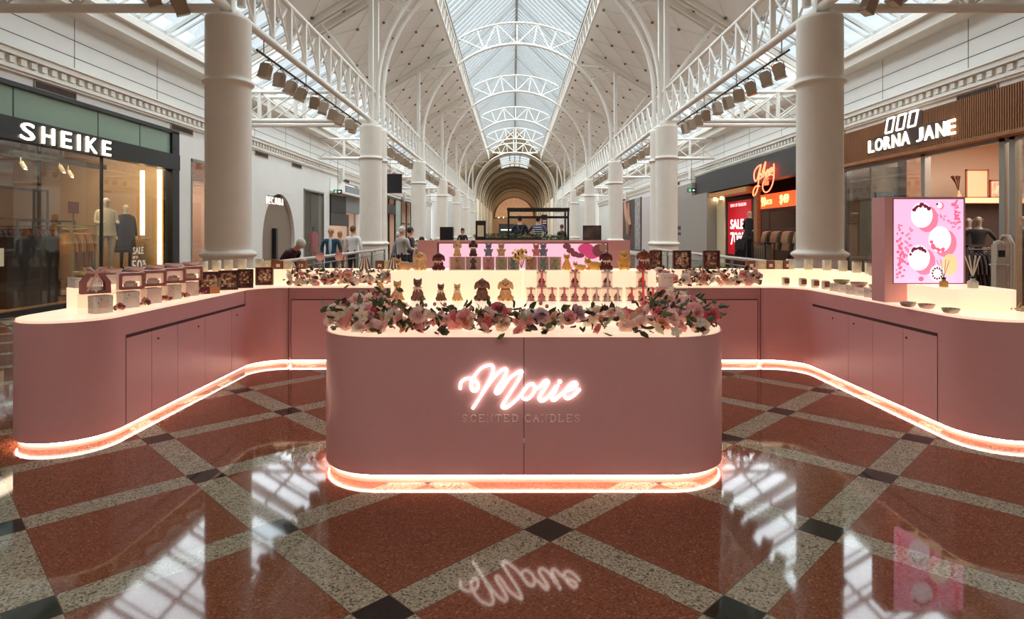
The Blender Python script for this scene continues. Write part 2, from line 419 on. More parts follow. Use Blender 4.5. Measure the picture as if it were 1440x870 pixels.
# ------------------------------------------------------------------ lattice trusses between the columns
def make_truss(L, n, label):
    t = thing('lattice_truss', label, 'truss', (0,0,5.15), 0, 'lattice trusses over the column rows')
    MB().tube([(0,.012,0),(0,L-.012,0)], .075, n=12).build('bottom_chord', M_white, t)
    MB().tube([(0,.012,1.02),(0,L-.012,1.02)], .06, n=12).build('top_chord', M_white, t)
    w = MB(); p = L/n
    for i in range(1, n): w.box((-.05,i*p-.035,.05),(.05,i*p+.035,1.0))
    for i in range(n):
        w.tube([(-.04,i*p+.012,.03),(-.04,(i+1)*p-.012,.98)], .022, n=6, cap=False); w.tube([(.04,i*p+.012,.98),(.04,(i+1)*p-.012,.03)], .022, n=6, cap=False)
    w.build('webbing', M_white, t); return t
tr0 = None
for s in (-1, 1):
    sd = 'left' if s < 0 else 'right'
    for n in range(0, 7):
        lab = 'white lattice truss over the %s columns, %s span from the viewer' % (sd, ORD[n])
        if tr0 is None: tr0 = make_truss(S, 11, lab); o = tr0; o.location = (X0+s*CW, S*n, 5.15)
        else: o = dup(tr0, (X0+s*CW, S*n, 5.15), 0, lab)
# cross trusses over the aisles
def make_cross(label, L):
    t = thing('cross_truss', label, 'truss', (0,0,5.15), 0, 'cross trusses over the aisles')
    MB().tube([(0,0,0),(L,0,0)], .075, n=12).build('bottom_chord', M_white, t)
    MB().tube([(0,0,.92),(L,0,.92)], .06, n=12).build('top_chord', M_white, t)
    w = MB(); n = 4; p = L/n
    for i in range(1, n): w.box((i*p-.05,-.04,.05),(i*p+.05,.04,.9))
    for i in range(n):
        w.tube([(i*p,-.03,.03),((i+1)*p,-.03,.9)], .025, n=6, cap=False); w.tube([(i*p,.03,.9),((i+1)*p,.03,.03)], .025, n=6, cap=False)
    w.build('webbing', M_white, t); return t
c0 = None
for s in (-1, 1):
    sd = 'left' if s < 0 else 'right'; ys = [S*n for n in range(1, 8)]; ys.insert(2, 20.6)
    for k, y in enumerate(ys):
        lab = 'white cross truss spanning the %s aisle, %s from the viewer' % (sd, ORD[k]); L = 9.5-CW-.12
        if c0 is None: c0 = make_cross(lab, L); o = c0; o.location = (X0+s*(CW+.08), y, 5.15); o.rotation_euler = (0,0,PI if s < 0 else 0)
        else: o = dup(c0, (X0+s*(CW+.08), y, 5.15), PI if s < 0 else 0, lab)
# ------------------------------------------------------------------ arched frames over the nave
ZC = 6.13-5.05
def arc(r, a0, a1, n): return [(r*math.cos(a0+(a1-a0)*i/n), 0, ZC+r*math.sin(a0+(a1-a0)*i/n)) for i in range(n+1)]
a_in = math.acos(2.82/5.53)
def make_arch(label):
    t = thing('roof_arch', label, 'arch', (X0,0,5.05), 0, 'arched roof frames over the nave')
    rib = [(4.52,0,.12)]+arc(4.51,0,PI,36)+[(-4.52,0,.12)]
    MB().tube(rib, .07, n=10).build('arch_rib', M_white, t)
    MB().tube(arc(5.53, a_in, PI-a_in, 16), .05, n=8).build('upper_rib', M_white, t)
    w = MB(); K = 6
    for i in range(K):
        a = a_in+(PI-2*a_in)*i/K; b = a_in+(PI-2*a_in)*(i+1)/K
        P = lambda r, q: (r*math.cos(q), 0, ZC+r*math.sin(q))
        (w.tube([P(5.53,a),P(4.51,b)], .036, n=6) if i % 2 == 0 else w.tube([P(4.51,a),P(5.53,b)], .036, n=6))
        if i: w.tube([P(5.53,a),P(4.51,a)], .036, n=6)
    w.build('webbing', M_white, t)
    for s in (-1, 1):
        MB().box((s*CW-.075,-.08,.06),(s*CW+.075,.08,4.45)).build('post', M_white, t)
        MB().tube([(s*CW,0,4.42),(s*2.9,0,4.55)], .05, n=8).build('strut', M_white, t)
        aa = math.radians(38); MB().tube([(s*CW,0,4.35),(s*4.51*math.cos(aa),0,ZC+4.51*math.sin(aa))], .035, n=8).build('brace', M_white, t)
        r = MB(); z = lambda xr: RZ(xr)-5.05
        r.bar((s*3.0,-.12,z(3.0)-.1),(s*9.2,-.12,z(9.2)-.1), .09, .16); r.bar((s*3.0,.12,z(3.0)-.1),(s*9.2,.12,z(9.2)-.1), .09, .16)
        r.build('rafter', M_white, t)
        r = MB(); r.tube([(s*CW,0,1.15),(s*CW+s*1.6,0,z(CW+1.6)-.25)], .04, n=8); r.build('outer_brace', M_white, t)
    return t
ar0 = None
for k, y in enumerate([9.9,19.8,20.6,29.7,39.6,49.5,59.4,69.3]):
    lab = 'white arched roof frame over the nave, %s from the viewer' % ORD[k]
    if ar0 is None: ar0 = make_arch(lab); ar0.location = (X0, y, 5.05)
    else: dup(ar0, (X0, y, 5.05), 0, lab)
# ------------------------------------------------------------------ floodlights on hung rails
M_flood = mat('floodlight_taupe', (158, 138, 116), .5)
M_lens = mat('floodlight_lens', (210, 200, 180), .2)
def make_flood(label):
    t = thing('floodlight', label, 'spotlight', (0,0,0), 0, 'floodlights along the rails')
    b = MB(); b.box((-.11,-.09,-.42),(.11,.09,-.14)); b.box((-.12,-.1,-.44),(.12,.1,-.415)); b.box((-.085,-.07,-.14),(.085,.07,-.11))
    for i in range(4): b.box((-.118,-.07+i*.04,-.37),(.118,-.055+i*.04,-.18))
    b.build('lamp_body', M_flood, t)
    MB().tube([(-.125,0,-.26),(-.125,0,-.1),(-.06,0,-.04),(.06,0,-.04),(.125,0,-.1),(.125,0,-.26)], .011, n=6).build('yoke', M_flood, t)
    MB().tube([(0,0,-.04),(0,0,.0)], .02, n=8).build('clamp', M_blackm, t)
    MB().box((-.1,-.08,-.446),(.1,.08,-.44)).build('lens', M_lens, t)
    return t
fl0 = None
spots1 = [11.53,12.13,12.92,13.54,14.3,15.0,15.8,16.5,17.2,17.8]
rnd = random.Random(3)
for s in (-1, 1):
    sd = 'left' if s < 0 else 'right'; k = 0
    for bay in (1, 2, 3, 4):
        t = thing('lighting_rail', 'dark lighting rail hung under the %s truss, %s bay from the viewer' % (sd, ORD[bay-1]), 'rail', (X0+s*CW, 0, 4.81), 0, 'hung lighting rails')
        MB().tube([(0,S*bay+1.1,0),(0,S*bay+8.6,0)], .022, n=8).build('rail', M_blackm if bay == 1 else M_flood, t)
        for q in range(4): MB().tube([(0,S*bay+1.4+q*2.3,0),(0,S*bay+1.4+q*2.3,.262)], .012, n=6).build('hanger', M_flood, t)
        for y in ([q for q in spots1] if bay == 1 else [S*bay+1.4+.8*i for i in range(9)]):
            lab = 'boxy taupe floodlight hanging from the %s rail, %s from the viewer' % (sd, (ORD[k] if k < 20 else 'far down the hall'))
            if k >= 20: lab = 'small boxy floodlight hanging far down the %s rail' % sd
            if fl0 is None: fl0 = make_flood(lab); o = fl0
            else: o = dup(fl0, (0,0,0), 0, lab)
            o.location = (X0+s*CW, y, 4.795); o.scale = (.85,)*3; o.rotation_euler = (rnd.uniform(-.25,.25), rnd.uniform(.05,.35)*-s, rnd.uniform(-.6,.6)); k += 1
    for q, (xx, zz_) in enumerate(((5.5, 5.36), (5.93, 5.5))):
        o = dup(fl0, (X0+s*xx, 9.72, zz_), 0, 'boxy taupe floodlight under the nearest %s cross truss, %s the column' % (sd, ('close to','further from')[q]))
        o.rotation_euler = (.15, .35*s, .4); o.scale = (.85,)*3
# ------------------------------------------------------------------ far vault and end dome
M_brown = mat('vault_brown', (122, 106, 80), .7); M_tan = mat('vault_rib_tan', (206,192,166), .5)
v = MB(); R = 4.9; n = 24
pts = [(R*math.cos(PI*i/n), ZC+5.05+R*math.sin(PI*i/n)) for i in range(n+1)]
for i in range(n):
    a, b = pts[i], pts[i+1]
    for ya, yb in ((YE+.4,73),(73,87),(87,140)):
        if ya == 73 and 9 <= i <= 14: continue
        v.add([(X0+a[0],ya,a[1]),(X0+b[0],ya,b[1]),(X0+b[0],yb,b[1]),(X0+a[0],yb,a[1])],[(0,1,2,3)], True)
bars = [((X0+pts[i][0],y_,pts[i][1]),(X0+pts[i+1][0],y_,pts[i+1][1]),.12,.12) for i in range(9,15) for y_ in (73,75.3,77.6,79.9,82.2,84.5,87)]+[((X0+pts[i][0],73,pts[i][1]),(X0+pts[i][0],87,pts[i][1]),.1,.12) for i in (9,11,12,13,15)]
glazing('window_4', [[(X0+pts[i][0],73,pts[i][1]+.08),(X0+pts[i+1][0],73,pts[i+1][1]+.08),(X0+pts[i+1][0],87,pts[i+1][1]+.08),(X0+pts[i][0],87,pts[i][1]+.08)] for i in range(9,15)], bars, None)
# gable above the vault mouth
gp = [(X0+a, b) for a, b in pts]
gv = [(x, YE+.4, z) for x, z in gp]+[(X0-9.5,YE+.4,6.3),(X0-3,YE+.4,10.7),(X0,YE+.4,13.7),(X0+3,YE+.4,10.7),(X0+9.5,YE+.4,6.3)]
v.add(gv, [tuple(range(len(gv)))])
v.build('ceiling_vault', M_brown, kind='structure')
wl = MB()
for s in (-1, 1):
    x = sorted((X0+s*4.9, X0+s*5.1)); wl.box((x[0],YE+.4,0),(x[1],140,6.2))
    x = sorted((X0+s*5.1, X0+s*9.7)); wl.box((x[0],YE+.4,0),(x[1],YE+.7,6.5))
wl.build('wall_far', M_wall, kind='structure')
MB().box((-8,140,0),(8,140.3,12)).build('wall_end', mat('end_wall_tan', (150,120,92), .7), kind='structure')
area_light('vault_light', (X0, 100, 8.5), 3, 50, 1500, (1,.88,.7))
area_light('dome_light', (X0, 130, 7.5), 4, 4, 600, (1,.85,.68), (.9,0,0))
for k, y in enumerate([71.0,80,89,98,107,116,125]):
    t = thing('vault_arch', 'pale arch rib inside the dark far vault, %s from its mouth' % ORD[k], 'arch', (X0,y,0), 0, 'ribs of the far vault')
    MB().tube([(4.5,0,0)]+[(4.5*math.cos(PI*i/24),0,6.13+4.5*math.sin(PI*i/24)) for i in range(25)]+[(-4.5,0,0)], .11, n=8).build('rib', M_tan, t)
    if k < 4:
        MB().tube([(4.72*math.cos(PI*i/24),0,6.13+4.72*math.sin(PI*i/24)) for i in range(25)], .08, n=8).build('outer_rib', M_white, t)
        w = MB()
        for i in range(24): w.tube([((4.5 if i%2 else 4.72)*math.cos(PI*i/24),0,6.13+(4.5 if i%2 else 4.72)*math.sin(PI*i/24)),((4.72 if i%2 else 4.5)*math.cos(PI*(i+1)/24),0,6.13+(4.72 if i%2 else 4.5)*math.sin(PI*(i+1)/24))], .04, n=5)
        w.build('webbing', M_white, t)
# gable truss lines in the mouth
g = thing('gable_frame', 'white post and rafters in the brown gable ending the glass roof', 'truss', (X0,YE+.2,10.7), 0)
q = MB(); q.bar((-.15,0,0),(-.15,0,2.7),.1); q.bar((.15,0,0),(.15,0,2.7),.1); q.bar((-2.6,0,0),(2.6,0,0),.14)
for s in (-1,1): q.bar((s*.15,0,2.4),(s*2.6,0,.1),.1); q.bar((s*.15,0,.2),(s*1.5,0,1.3),.08)
q.build('members', M_white, g)
# fan dome at the end
t = thing('fan_dome', 'warm orange half dome with radiating ribs closing the far end', 'dome', (X0,139.8,5.2))
d = MB(); R = 4.3
vs = []; fs = []; A, B = 20, 8
for j in range(B+1):
    for i in range(A+1):
        a = PI*i/A; b = PI/2*j/B; vs.append((R*math.cos(a)*math.cos(b), -R*.7*math.sin(b)*0-.0-1.2*math.cos(b)*0, R*math.sin(a)*math.cos(b)))
for j in range(B):
    for i in range(A): fs.append((j*(A+1)+i, j*(A+1)+i+1, (j+1)*(A+1)+i+1, (j+1)*(A+1)+i))
vs = [(x, -.02-.8*(math.hypot(x,z)/R)**2, z) for x,y,z in vs]
d.add(vs, fs, True); d.build('shell', mat('dome_orange', (196,152,118), .6), t)
q = MB()
for i in range(13): a = PI*i/12; q.tube([(0,-.05,0),(R*.5*math.cos(a),-.28,R*.5*math.sin(a)),(R*math.cos(a),-.86,R*math.sin(a))], .06, n=5)
q.build('ribs', M_tan, t)
# far shopfront inside the vault
t = thing('food_counter', 'dark far counter with a lit menu strip under the dome', 'counter', (X0,120,0))
MB().box((-3,0,0),(2.2,1,3.4)).build('body', mat('counter_slate', (60,66,70), .6), t)
MB().box((-2.6,-.05,2.1),(-.6,0,2.35)).build('lit_strip', emis('menu_strip', (230,240,240), 1.2), t)
for k in range(7):
    o = MB().lathe([(.0001,-.1),(.08,-.06),(.1,0),(.08,.06),(.0001,.1)], n=10).build('pendant_lamp', emis('pendant_glow', (255,225,180), 8))
    o.location = (X0-3+k*.9, 119, 4.6); tag(o, 'tiny glowing pendant lamp over the far counter, %s from the left' % ORD[k].replace('nearest','first'), 'lamp', 'pendant lamps over the far counter')
# ------------------------------------------------------------------ shop rooms (shells behind the openings)
M_tanw = mat('shop_wall_tan', (178,142,100), .7, noise=.03, nscale=3)
M_peach = mat('shop_wall_peach', (212,190,172), .7)
M_greyp = mat('hoarding_grey', (184,182,174), .6, noise=.02, nscale=2)
M_wood = mat('oak_boards', (150,98,58), .5, noise=.18, nscale=8)
M_woodf = mat('oak_floor', (176,122,74), .35, noise=.15, nscale=5)
M_darkw = mat('dark_shop_wall', (70,58,50), .7)
def room(name, s, y0, y1, depth, h, mw, mf, mc=None):
    w = MB(); t = .1
    side_box(w, s, y0, y1, 0, h, depth, depth+t); side_box(w, s, y0-t, y0, 0, h, .25, depth+t); side_box(w, s, y1, y1+t, 0, h, .25, depth+t)
    o = w.build(name, mw, kind='structure')
    f = MB(); side_box(f, s, y0, y1, 0, .012, .0, depth); f.build('shop_floor', mf, o)
    c = MB(); side_box(c, s, y0-t, y1+t, h, h+t, .26, depth+t); c.build('shop_ceiling', mc or mw, o)
    return o
room('wall_left_clothes_shop', -1, 8.5, 17.1, 5.5, 4.15, M_tanw, M_woodf)
room('wall_left_window_shop', -1, 17.25, 20.2, 2.6, 3.9, M_peach, M_woodf)
room('wall_left_arch_shop', -1, 22.7, 27.0, 2.4, 3.6, mat('arch_shop_wall', (150,128,102), .7), M_woodf)
room('wall_left_boutique', -1, 27.15, 30.8, 2.0, 3.9, mat('boutique_wall', (168,160,146), .7), M_woodf)
room('wall_left_dark_shop', -1, 31.4, 37.2, 4.5, 4.2, M_peach, M_woodf)
room('wall_left_far_shops', -1, 44.8, 56.5, 3.5, 4.2, M_peach, M_woodf)
room('wall_right_sports_shop', 1, 8.9, 18.1, 5.5, 4.2, M_peach, M_woodf)
room('wall_right_menswear_shop', 1, 20.4, 29.3, 4.5, 4.2, M_darkw, mat('shop_floor_dark', (60,46,40), .4))
# small helpers for upright panels on the side walls
def wframe(s, y, z, off=.0):
    """matrix: x to the viewer's right along the wall, y up, z out into the mall"""
    x = wallx(s) - s*off
    return frame3((x,y,z), (0,-s,0), (0,0,1))
def panel(mb, s, y0, y1, z0, z1, off0, off1, mi=0):   # off: distance out into the mall
    return side_box(mb, s, y0, y1, z0, z1, -off1, -off0, mi)

# ---- left clothes shop front
t = thing('shopfront', 'black framed clothes shop front with white SHEIKE letters on its black fascia', 'shopfront', (0,0,0))
b = MB(); panel(b,-1,8.5,17.1,3.28,3.70,-.1,.12); b.build('fascia', M_black, t)
b = MB(); panel(b,-1,8.5,17.1,4.27,4.36,-.05,.1); panel(b,-1,16.75,17.1,0,4.3,-.1,.1); panel(b,-1,8.5,8.6,0,4.3,-.1,.1); panel(b,-1,8.5,17.1,0,.10,-.08,.04)
b.build('frame', M_black, t)
b = MB(); panel(b,-1,8.6,16.75,3.70,4.27,.0,.03); b.build('transom_glass', mat('green_glass_panel', (128,150,132), .12, spec=.7), t)
b = MB()
for y in (11.5,13.85,15.4): panel(b,-1,y-.012,y+.012,3.70,4.27,.03,.036)
b.build('transom_joints', M_black, t)
b = MB(); M = wframe(-1, 11.55, 3.305, .125)
wds = [('S',.33),('H',.32),('E',.27),('I',.06),('K',.33),('E',.27)]; x = 0
M2 = Matrix(M)
# letters run away from the viewer: local x must increase with Y on the left wall
M2 = frame3((XL+.125, 11.55, 3.31), (0,1,0), (0,0,1))
letters_part(t, wds, M2, .20, .325, M_sign, 0, .02, .002)
b = MB(); panel(b,-1,10.9,14.0,.1,3.28,.0,.012); b.build('display_glass', M_glass, t)
b = MB(); panel(b,-1,14.02,16.75,.1,3.28,.0,.012); b.build('display_glass', M_glass, t)
b = MB(); panel(b,-1,13.98,14.03,.1,3.28,-.02,.03); panel(b,-1,10.87,10.9,.1,3.28,-.02,.03); b.build('glass_edge', M_blackm, t)
b = MB(); panel(b,-1,16.82,16.9,1.5,3.26,-.82,-.74); b.build('light_strip', emis('warm_light_strip', (255,222,170), 4.0), t)
b = MB(); panel(b,-1,16.66,16.73,.1,3.27,-.26,-.18); b.build('light_strip', MATS['warm_light_strip'], t)
b = MB(); panel(b,-1,16.75,17.0,.1,3.27,-.62,-.15); b.build('side_panel', mat('gold_side_panel', (190,150,90), .5), t)
def decal(lines, s, yc, z, off, m, nm, parent):
    b = MB(); Mx = frame3((wallx(s)-s*off, yc, z), (0,-s,0), (0,0,1))
    for txt, x, y, w, h in lines: text_into(b, txt, Mx, x-w/2, y, w, h, .003)
    return b.build(nm, m, parent)
decal([('SALE',0,.42,.42,.17),('UP TO',-.12,.31,.2,.06),('50',-.06,0,.40,.27),('%',.24,.13,.14,.13),('OFF',.24,.04,.14,.06)], -1, 15.36, .62, .02, mat('decal_white', (225,222,215), .5, emit=(225,222,215), es=.1), 'sale_decal', t)
b = MB(); panel(b,-1,11.0,11.3,.95,1.28,.016,.024); b.build('notice', mat('notice_paper', (214,205,170), .6), t)
# interior fittings
def rack(label, loc, w, h, rz=0, m=None, shelves=()):
    t = thing('clothes_rack', label, 'rack', loc, rz); b = MB()
    m = m or M_blackm
    for x in (-w/2, w/2):
        b.box((x-.02,-.2,0),(x+.02,-.16,h)); b.box((x-.02,.16,0),(x+.02,.2,h)); b.box((x-.02,-.2,h-.04),(x+.02,.2,h)); b.box((x-.02,-.2,0),(x+.02,.2,.04))
    b.box((-w/2,-.2,h-.04),(w/2,-.16,h)); b.box((-w/2,.16,h-.04),(w/2,.2,h))
    b.build('frame', m, t)
    MB().tube([(-w/2,0,min(h-.1,1.72)),(w/2,0,min(h-.1,1.72))], .014).build('rail', m, t)
    for z in shelves: MB().box((-w/2,-.2,z),(w/2,.2,z+.03)).build('shelf', m, t)
    return t
_gm = {}
def garment_mesh(kind):
    if kind in _gm: return _gm[kind]
    rn = random.Random(len(_gm)+5); L = {'dress':1.05,'shirt':.72,'trousers':.95}[kind]; n = 14; vs = []; fs = []
    rows = [(0,.05),(.03,.16),(.08,.2),(.3,.18),(L*.6,.19),(L,.24)]
    ph = rn.uniform(0,6)
    for side in (1,-1):
        for d, hw in rows:
            for i in range(n+1):
                u = -1+2*i/n; vs.append((side*(.02+.018*math.sin(u*9+ph+d*2)*min(1,d*4)*(1-u*u*.3)) if abs(u) < 1 else 0, u*hw, -d-.02*math.cos(u*7)*(d > .5)))
    R = len(rows)
    for q in range(2):
        for j in range(R-1):
            for i in range(n):
                a = q*R*(n+1)+j*(n+1)+i; fs.append((a,a+1,a+n+2,a+n+1) if q else (a,a+n+1,a+n+2,a+1))
    mb = MB(); mb.add(vs, fs, True)
    if kind != 'trousers':
        for s in (-1,1): mb.tube([(0,s*.15,-.05),(0,s*.22,-.25),(0,s*.235,-.45)], [.035,.03,.028], n=7)
    _gm[kind] = mb.mesh('garment_cloth'); 
    hb = MB(); hb.tube([(0,-.17,-.05),(0,0,.02),(0,.17,-.05)], .006, n=5); hb.tube([(0,0,.02),(0,0,.06),(0,.025,.08),(0,.03,.06)], .004, n=5)
    _gm['hanger'] = _gm.get('hanger') or hb.mesh('hanger_wire'); return _gm[kind]
garproto = {}
def garments(kind, mats, n, a, b, z, label, group, cat='garment'):
    a = Vector(a); b = Vector(b); ang = math.atan2(b.y-a.y, b.x-a.x)
    for i in range(n):
        p = a.lerp(b, (i+.5)/n)
        m = mats[i % len(mats)]
        me = garment_mesh(kind); key = (kind, m.name)
        lab = label
        if key not in garproto:
            t = thing('garment', lab, cat, (p.x,p.y,z), ang, group)
            me2 = me.copy(); me2.materials.clear(); me2.materials.append(m); link('cloth', me2, t)
            hm = _gm['hanger'].copy(); hm.materials.clear(); hm.materials.append(M_blackm); link('hanger', hm, t); garproto[key] = t
        else: t = dup(garproto[key], (p.x,p.y,z), ang, lab, group)
G_mar = mat('cloth_maroon', (70,22,24), .8, noise=.5, nscale=9); G_mar2 = mat('cloth_dark_floral', (92,44,38), .8, noise=.6, nscale=22)
G_mus = mat('cloth_mustard', (206,140,56), .8, noise=.15, nscale=9); G_blk = mat('cloth_black', (26,23,24), .8)
G_or = mat('cloth_rust', (150,84,40), .8); G_khaki = mat('cloth_khaki', (132,110,84), .8); G_tan = mat('cloth_beige', (196,160,126), .8); G_olive = mat('cloth_olive', (74,66,52), .8)
xw = XL
rack('tall black steel display rack deep in the SHEIKE shop', (xw-3.2, 15.3, 0), 2.2, 2.7, PI/2+.0, None, (1.9,))
rack('low black clothes rack with dark floral dresses near the left shop window', (xw-1.6, 14.5, 0), 1.3, 1.86, PI/2)
rack('pale gold square clothes rack holding mustard dresses', (xw-.95, 14.55, 0), .8, 1.75, PI/2, mat('brass_frame', (190,170,110), .4, metal=.5))
garments('dress', [G_mar, G_blk, G_mar], 12, (xw-3.2,14.3,0), (xw-3.2,16.3,0), 1.66, 'dark maroon dress hanging on the tall rack deep in the left shop', 'dark dresses on the tall rack')
garments('dress', [G_mar2], 9, (xw-1.6,13.9,0), (xw-1.6,15.05,0), 1.64, 'dark floral dress hanging on the low black rack in the left shop', 'floral dresses on the low rack')
garments('dress', [G_mus, G_or, G_mus], 8, (xw-.95,14.2,0), (xw-.95,14.9,0), 1.57, 'mustard or rust dress on the pale gold rack in the left shop', 'mustard dresses on the gold rack')
for k, (yy, dx) in enumerate(((15.4,-3.9),(16.6,-4.6),(16.6,-3.4))):
    t = thing('wall_upright', 'thin black ceiling-high post in the left clothes shop, %s from the viewer' % ORD[k], 'post', (xw+dx, yy, 0)); MB().box((-.03,-.03,.02),(.03,.03,4.14)).build('post', M_blackm, t)
o = MB().box((-.3,-.7,0.013),(.3,.7,1.45)).box((-.32,-.72,1.45),(.32,.72,1.49)).build('display_cabinet', mat('cabinet_dark', (44,34,30), .5)); o.location = (xw-1.2, 13.2, 0); tag(o, 'dark waist-high display cabinet in front of the racks in the left shop', 'cabinet')
t = thing('track_beam', 'dark lighting beam under the tan ceiling of the SHEIKE shop', 'beam', (xw-1.3, 14.6, 3.2)); MB().box((-.05,-1.5,0),(.05,1.5,.12)).build('beam', M_blackm, t)
MB().box((-.01,-.02,.12),(.01,.02,.94)).build('rod', M_blackm, t)
for k, (dx, yy, zz) in enumerate(((-2.4,12.2,3.15),(-2.2,12.5,3.1),(-1.9,14.1,3.15),(-1.6,14.9,3.15),(-1.9,15.6,3.1))):
    t = thing('track_spotlight', 'white shop spotlight under the dark beam, %s from the viewer' % ORD[k], 'spotlight', (xw+dx, yy, zz), 0, 'spotlights in the left clothes shop')
    MB().tube([(0,0,.15),(0,0,0)], .012).tube([(0,0,.03),(.06,.05,-.12)], .05, n=12).build('lamp_body', mat('spot_white', (205,190,165), .5), t)
    MB().lathe([(.0001,0),(.042,0)], n=12, c=(0,0,0), M=Matrix.Translation((.062,.052,-.127)) @ Matrix.Rotation(.5,4,'Y')).build('lens', emis('spot_glow', (255,235,200), 9), t)
t = thing('sale_card', 'small maroon sale card on a stand above the racks', 'sign', (xw-1.3, 14.95, .013)); MB().box((-.01,-.01,0),(.01,.01,2.06)).build('stand', M_blackm, t)
MB().box((-.01,-.17,2.02),(.01,.17,2.3)).build('card', mat('card_maroon', (88,22,26), .6), t)
# ---- human bodies
def skin_body(joints, edges, name, segmat, mats, sub=1):
    """joints: {name:(pos,radius)}; edges: [(a,b)]; one continuous skinned mesh; every face takes the material of its nearest bone"""
    names = list(joints); idx = {n:i for i,n in enumerate(names)}
    me = bpy.data.meshes.new(name); me.from_pydata([joints[n][0] for n in names], [(idx[a],idx[b]) for a,b in edges], [])
    ob = bpy.data.objects.new('tmp', me); sc.collection.objects.link(ob)
    md = ob.modifiers.new('skin','SKIN'); md.use_smooth_shade = True
    for n in names:
        r = joints[n][1]; sv = me.skin_vertices[0].data[idx[n]]; sv.radius = r if isinstance(r, tuple) else (r,r); sv.use_root = (n == 'pelvis')
    if sub: m2 = ob.modifiers.new('s','SUBSURF'); m2.levels = sub; m2.render_levels = sub
    out = eval_mesh(ob); bpy.data.objects.remove(ob); out.name = name
    out.materials.clear()
    for m in mats: out.materials.append(m)
    segs = [(Vector(joints[a][0]), Vector(joints[b][0]), segmat(a,b)) for a,b in edges]
    for p in out.polygons:
        c = p.center; best = None
        for a, b, m in segs:
            ab = b-a; t = max(0, min(1, (c-a).dot(ab)/max(ab.length_squared,1e-9))); d = (a+ab*t-c).length
            if best is None or d < best[0]: best = (d, m)
        p.material_index = best[1]
        p.use_smooth = True
    return out
def human(label, loc, rz, h=1.7, mats=None, lean=0.0, arms='down', stride=.0, build=1.0, cat='person', name='person', parts=True, hair=None, headmat=None, sit=False, sink=0, turn=0.0):
    """mats: skin, top, trousers, shoes; faces -y"""
    k = h/1.7; J = {}; B = build
    def j(n, x, y, z, r): J[n] = ((x*k, y*k, z*k), tuple(v*k for v in r) if isinstance(r, tuple) else r*k)
    j('pelvis',0,0,.93,(.15*B,.105*B)); j('waist',0,-.0,1.06,(.13*B,.095*B)); j('chest',0,0,1.27,(.155*B,.105*B)); j('neckb',0,.01,1.42,(.075,.065)); j('neck',0,0,1.48,.052)
    j('headl',0,-.012,1.55,(.068,.08)); j('headm',0,-.012,1.62,(.076,.092)); j('headt',0,0,1.685,(.056,.07))
    for s, q in ((1,'l'),(-1,'r')):
        st = stride*s
        j('hip'+q,s*.09,0,.86,.085*B); j('knee'+q,s*.1,-.02+st*.5,.48,.055); j('ank'+q,s*.1,.02+st,.09,.038); j('toe'+q,s*.115,-.15+st,.035,(.035,.03)); 
        j('sho'+q,s*.17*B,0,1.38,.058*B)
        if arms == 'down': e, w_, hh = (s*.23*B,.02,1.1), (s*.23*B,-.05,.86), (s*.225*B,-.08,.77)
        elif arms == 'forward': e, w_, hh = (s*.22*B,-.05,1.12), (s*.16,-.27,1.1), (s*.13,-.36,1.12)
        elif arms == 'hips': e, w_, hh = (s*.32*B,.08,1.15), (s*.2*B,-.04,1.0), (s*.15,-.08,.97)
        else: e, w_, hh = (s*.22*B,-.12,1.12), (s*.2,-.3,.96), (s*.18,-.38,.9)
        j('elb'+q,*e,.042*B); j('wri'+q,*w_,.028); j('palm'+q,*hh,(.035,.018))
        d = (Vector(hh)-Vector(w_)).normalized(); side = Vector((0,1,0)) if arms == 'down' else Vector((1,0,0))
        if parts:
            for f, (o, L) in enumerate(((-.027,.06),(-.009,.072),(.009,.068),(.027,.052))):
                p = Vector(hh)+d*(.03+L)+side*o*1.15; j('f%d'%f+q, p.x,p.y,p.z,.0085)
            p = Vector(hh)+d*.02-side*.055; j('th'+q,p.x,p.y,p.z,.01)
    # lean the upper body forward about the hips
    if lean:
        up = {n for n in J if n not in ('pelvis',) and not n.startswith(('hip','knee','ank','toe'))}
        for n in up:
            p, r = J[n]; y, z = p[1], p[2]-.93*k; c_, s_ = math.cos(lean), math.sin(lean)
            J[n] = ((p[0], y*c_-z*s_, .93*k+y*s_+z*c_), r)
    E = [('pelvis','waist'),('waist','chest'),('chest','neckb'),('neckb','neck'),('neck','headl'),('headl','headm'),('headm','headt')]
    for q in 'lr':
        E += [('pelvis','hip'+q),('hip'+q,'knee'+q),('knee'+q,'ank'+q),('ank'+q,'toe'+q),('chest','sho'+q),('sho'+q,'elb'+q),('elb'+q,'wri'+q),('wri'+q,'palm'+q)]
        if parts: E += [('palm'+q,'f%d'%f+q) for f in range(4)]+[('palm'+q,'th'+q)]
    def sm(a, b):
        if b.startswith(('neck','head','palm','f','th')) and b != 'neckb': return 0
        if b.startswith(('ank','knee','hip')): return 2
        if b.startswith('toe'): return 3
        return 1
    t = thing(name, label, cat, loc, rz)
    me = skin_body(J, E, 'body', sm, mats); link('body', me, t)
    hc = Vector(J['headm'][0]); hl = Vector(J['headl'][0]); ax = (Vector(J['headt'][0])-hl).normalized()
    fw = Vector((0,-math.cos(lean),-math.sin(lean)))
    f = MB(); f.ell(hc+fw*.095*k-ax*.01*k, (.012*k,.018*k,.02*k), n=8)
    for s in (-1,1): f.ell(hc+Vector((s*.078*k,0,0))-ax*.01*k, (.01*k,.018*k,.028*k), n=8)
    f.build('nose_and_ears', mats[0], t)
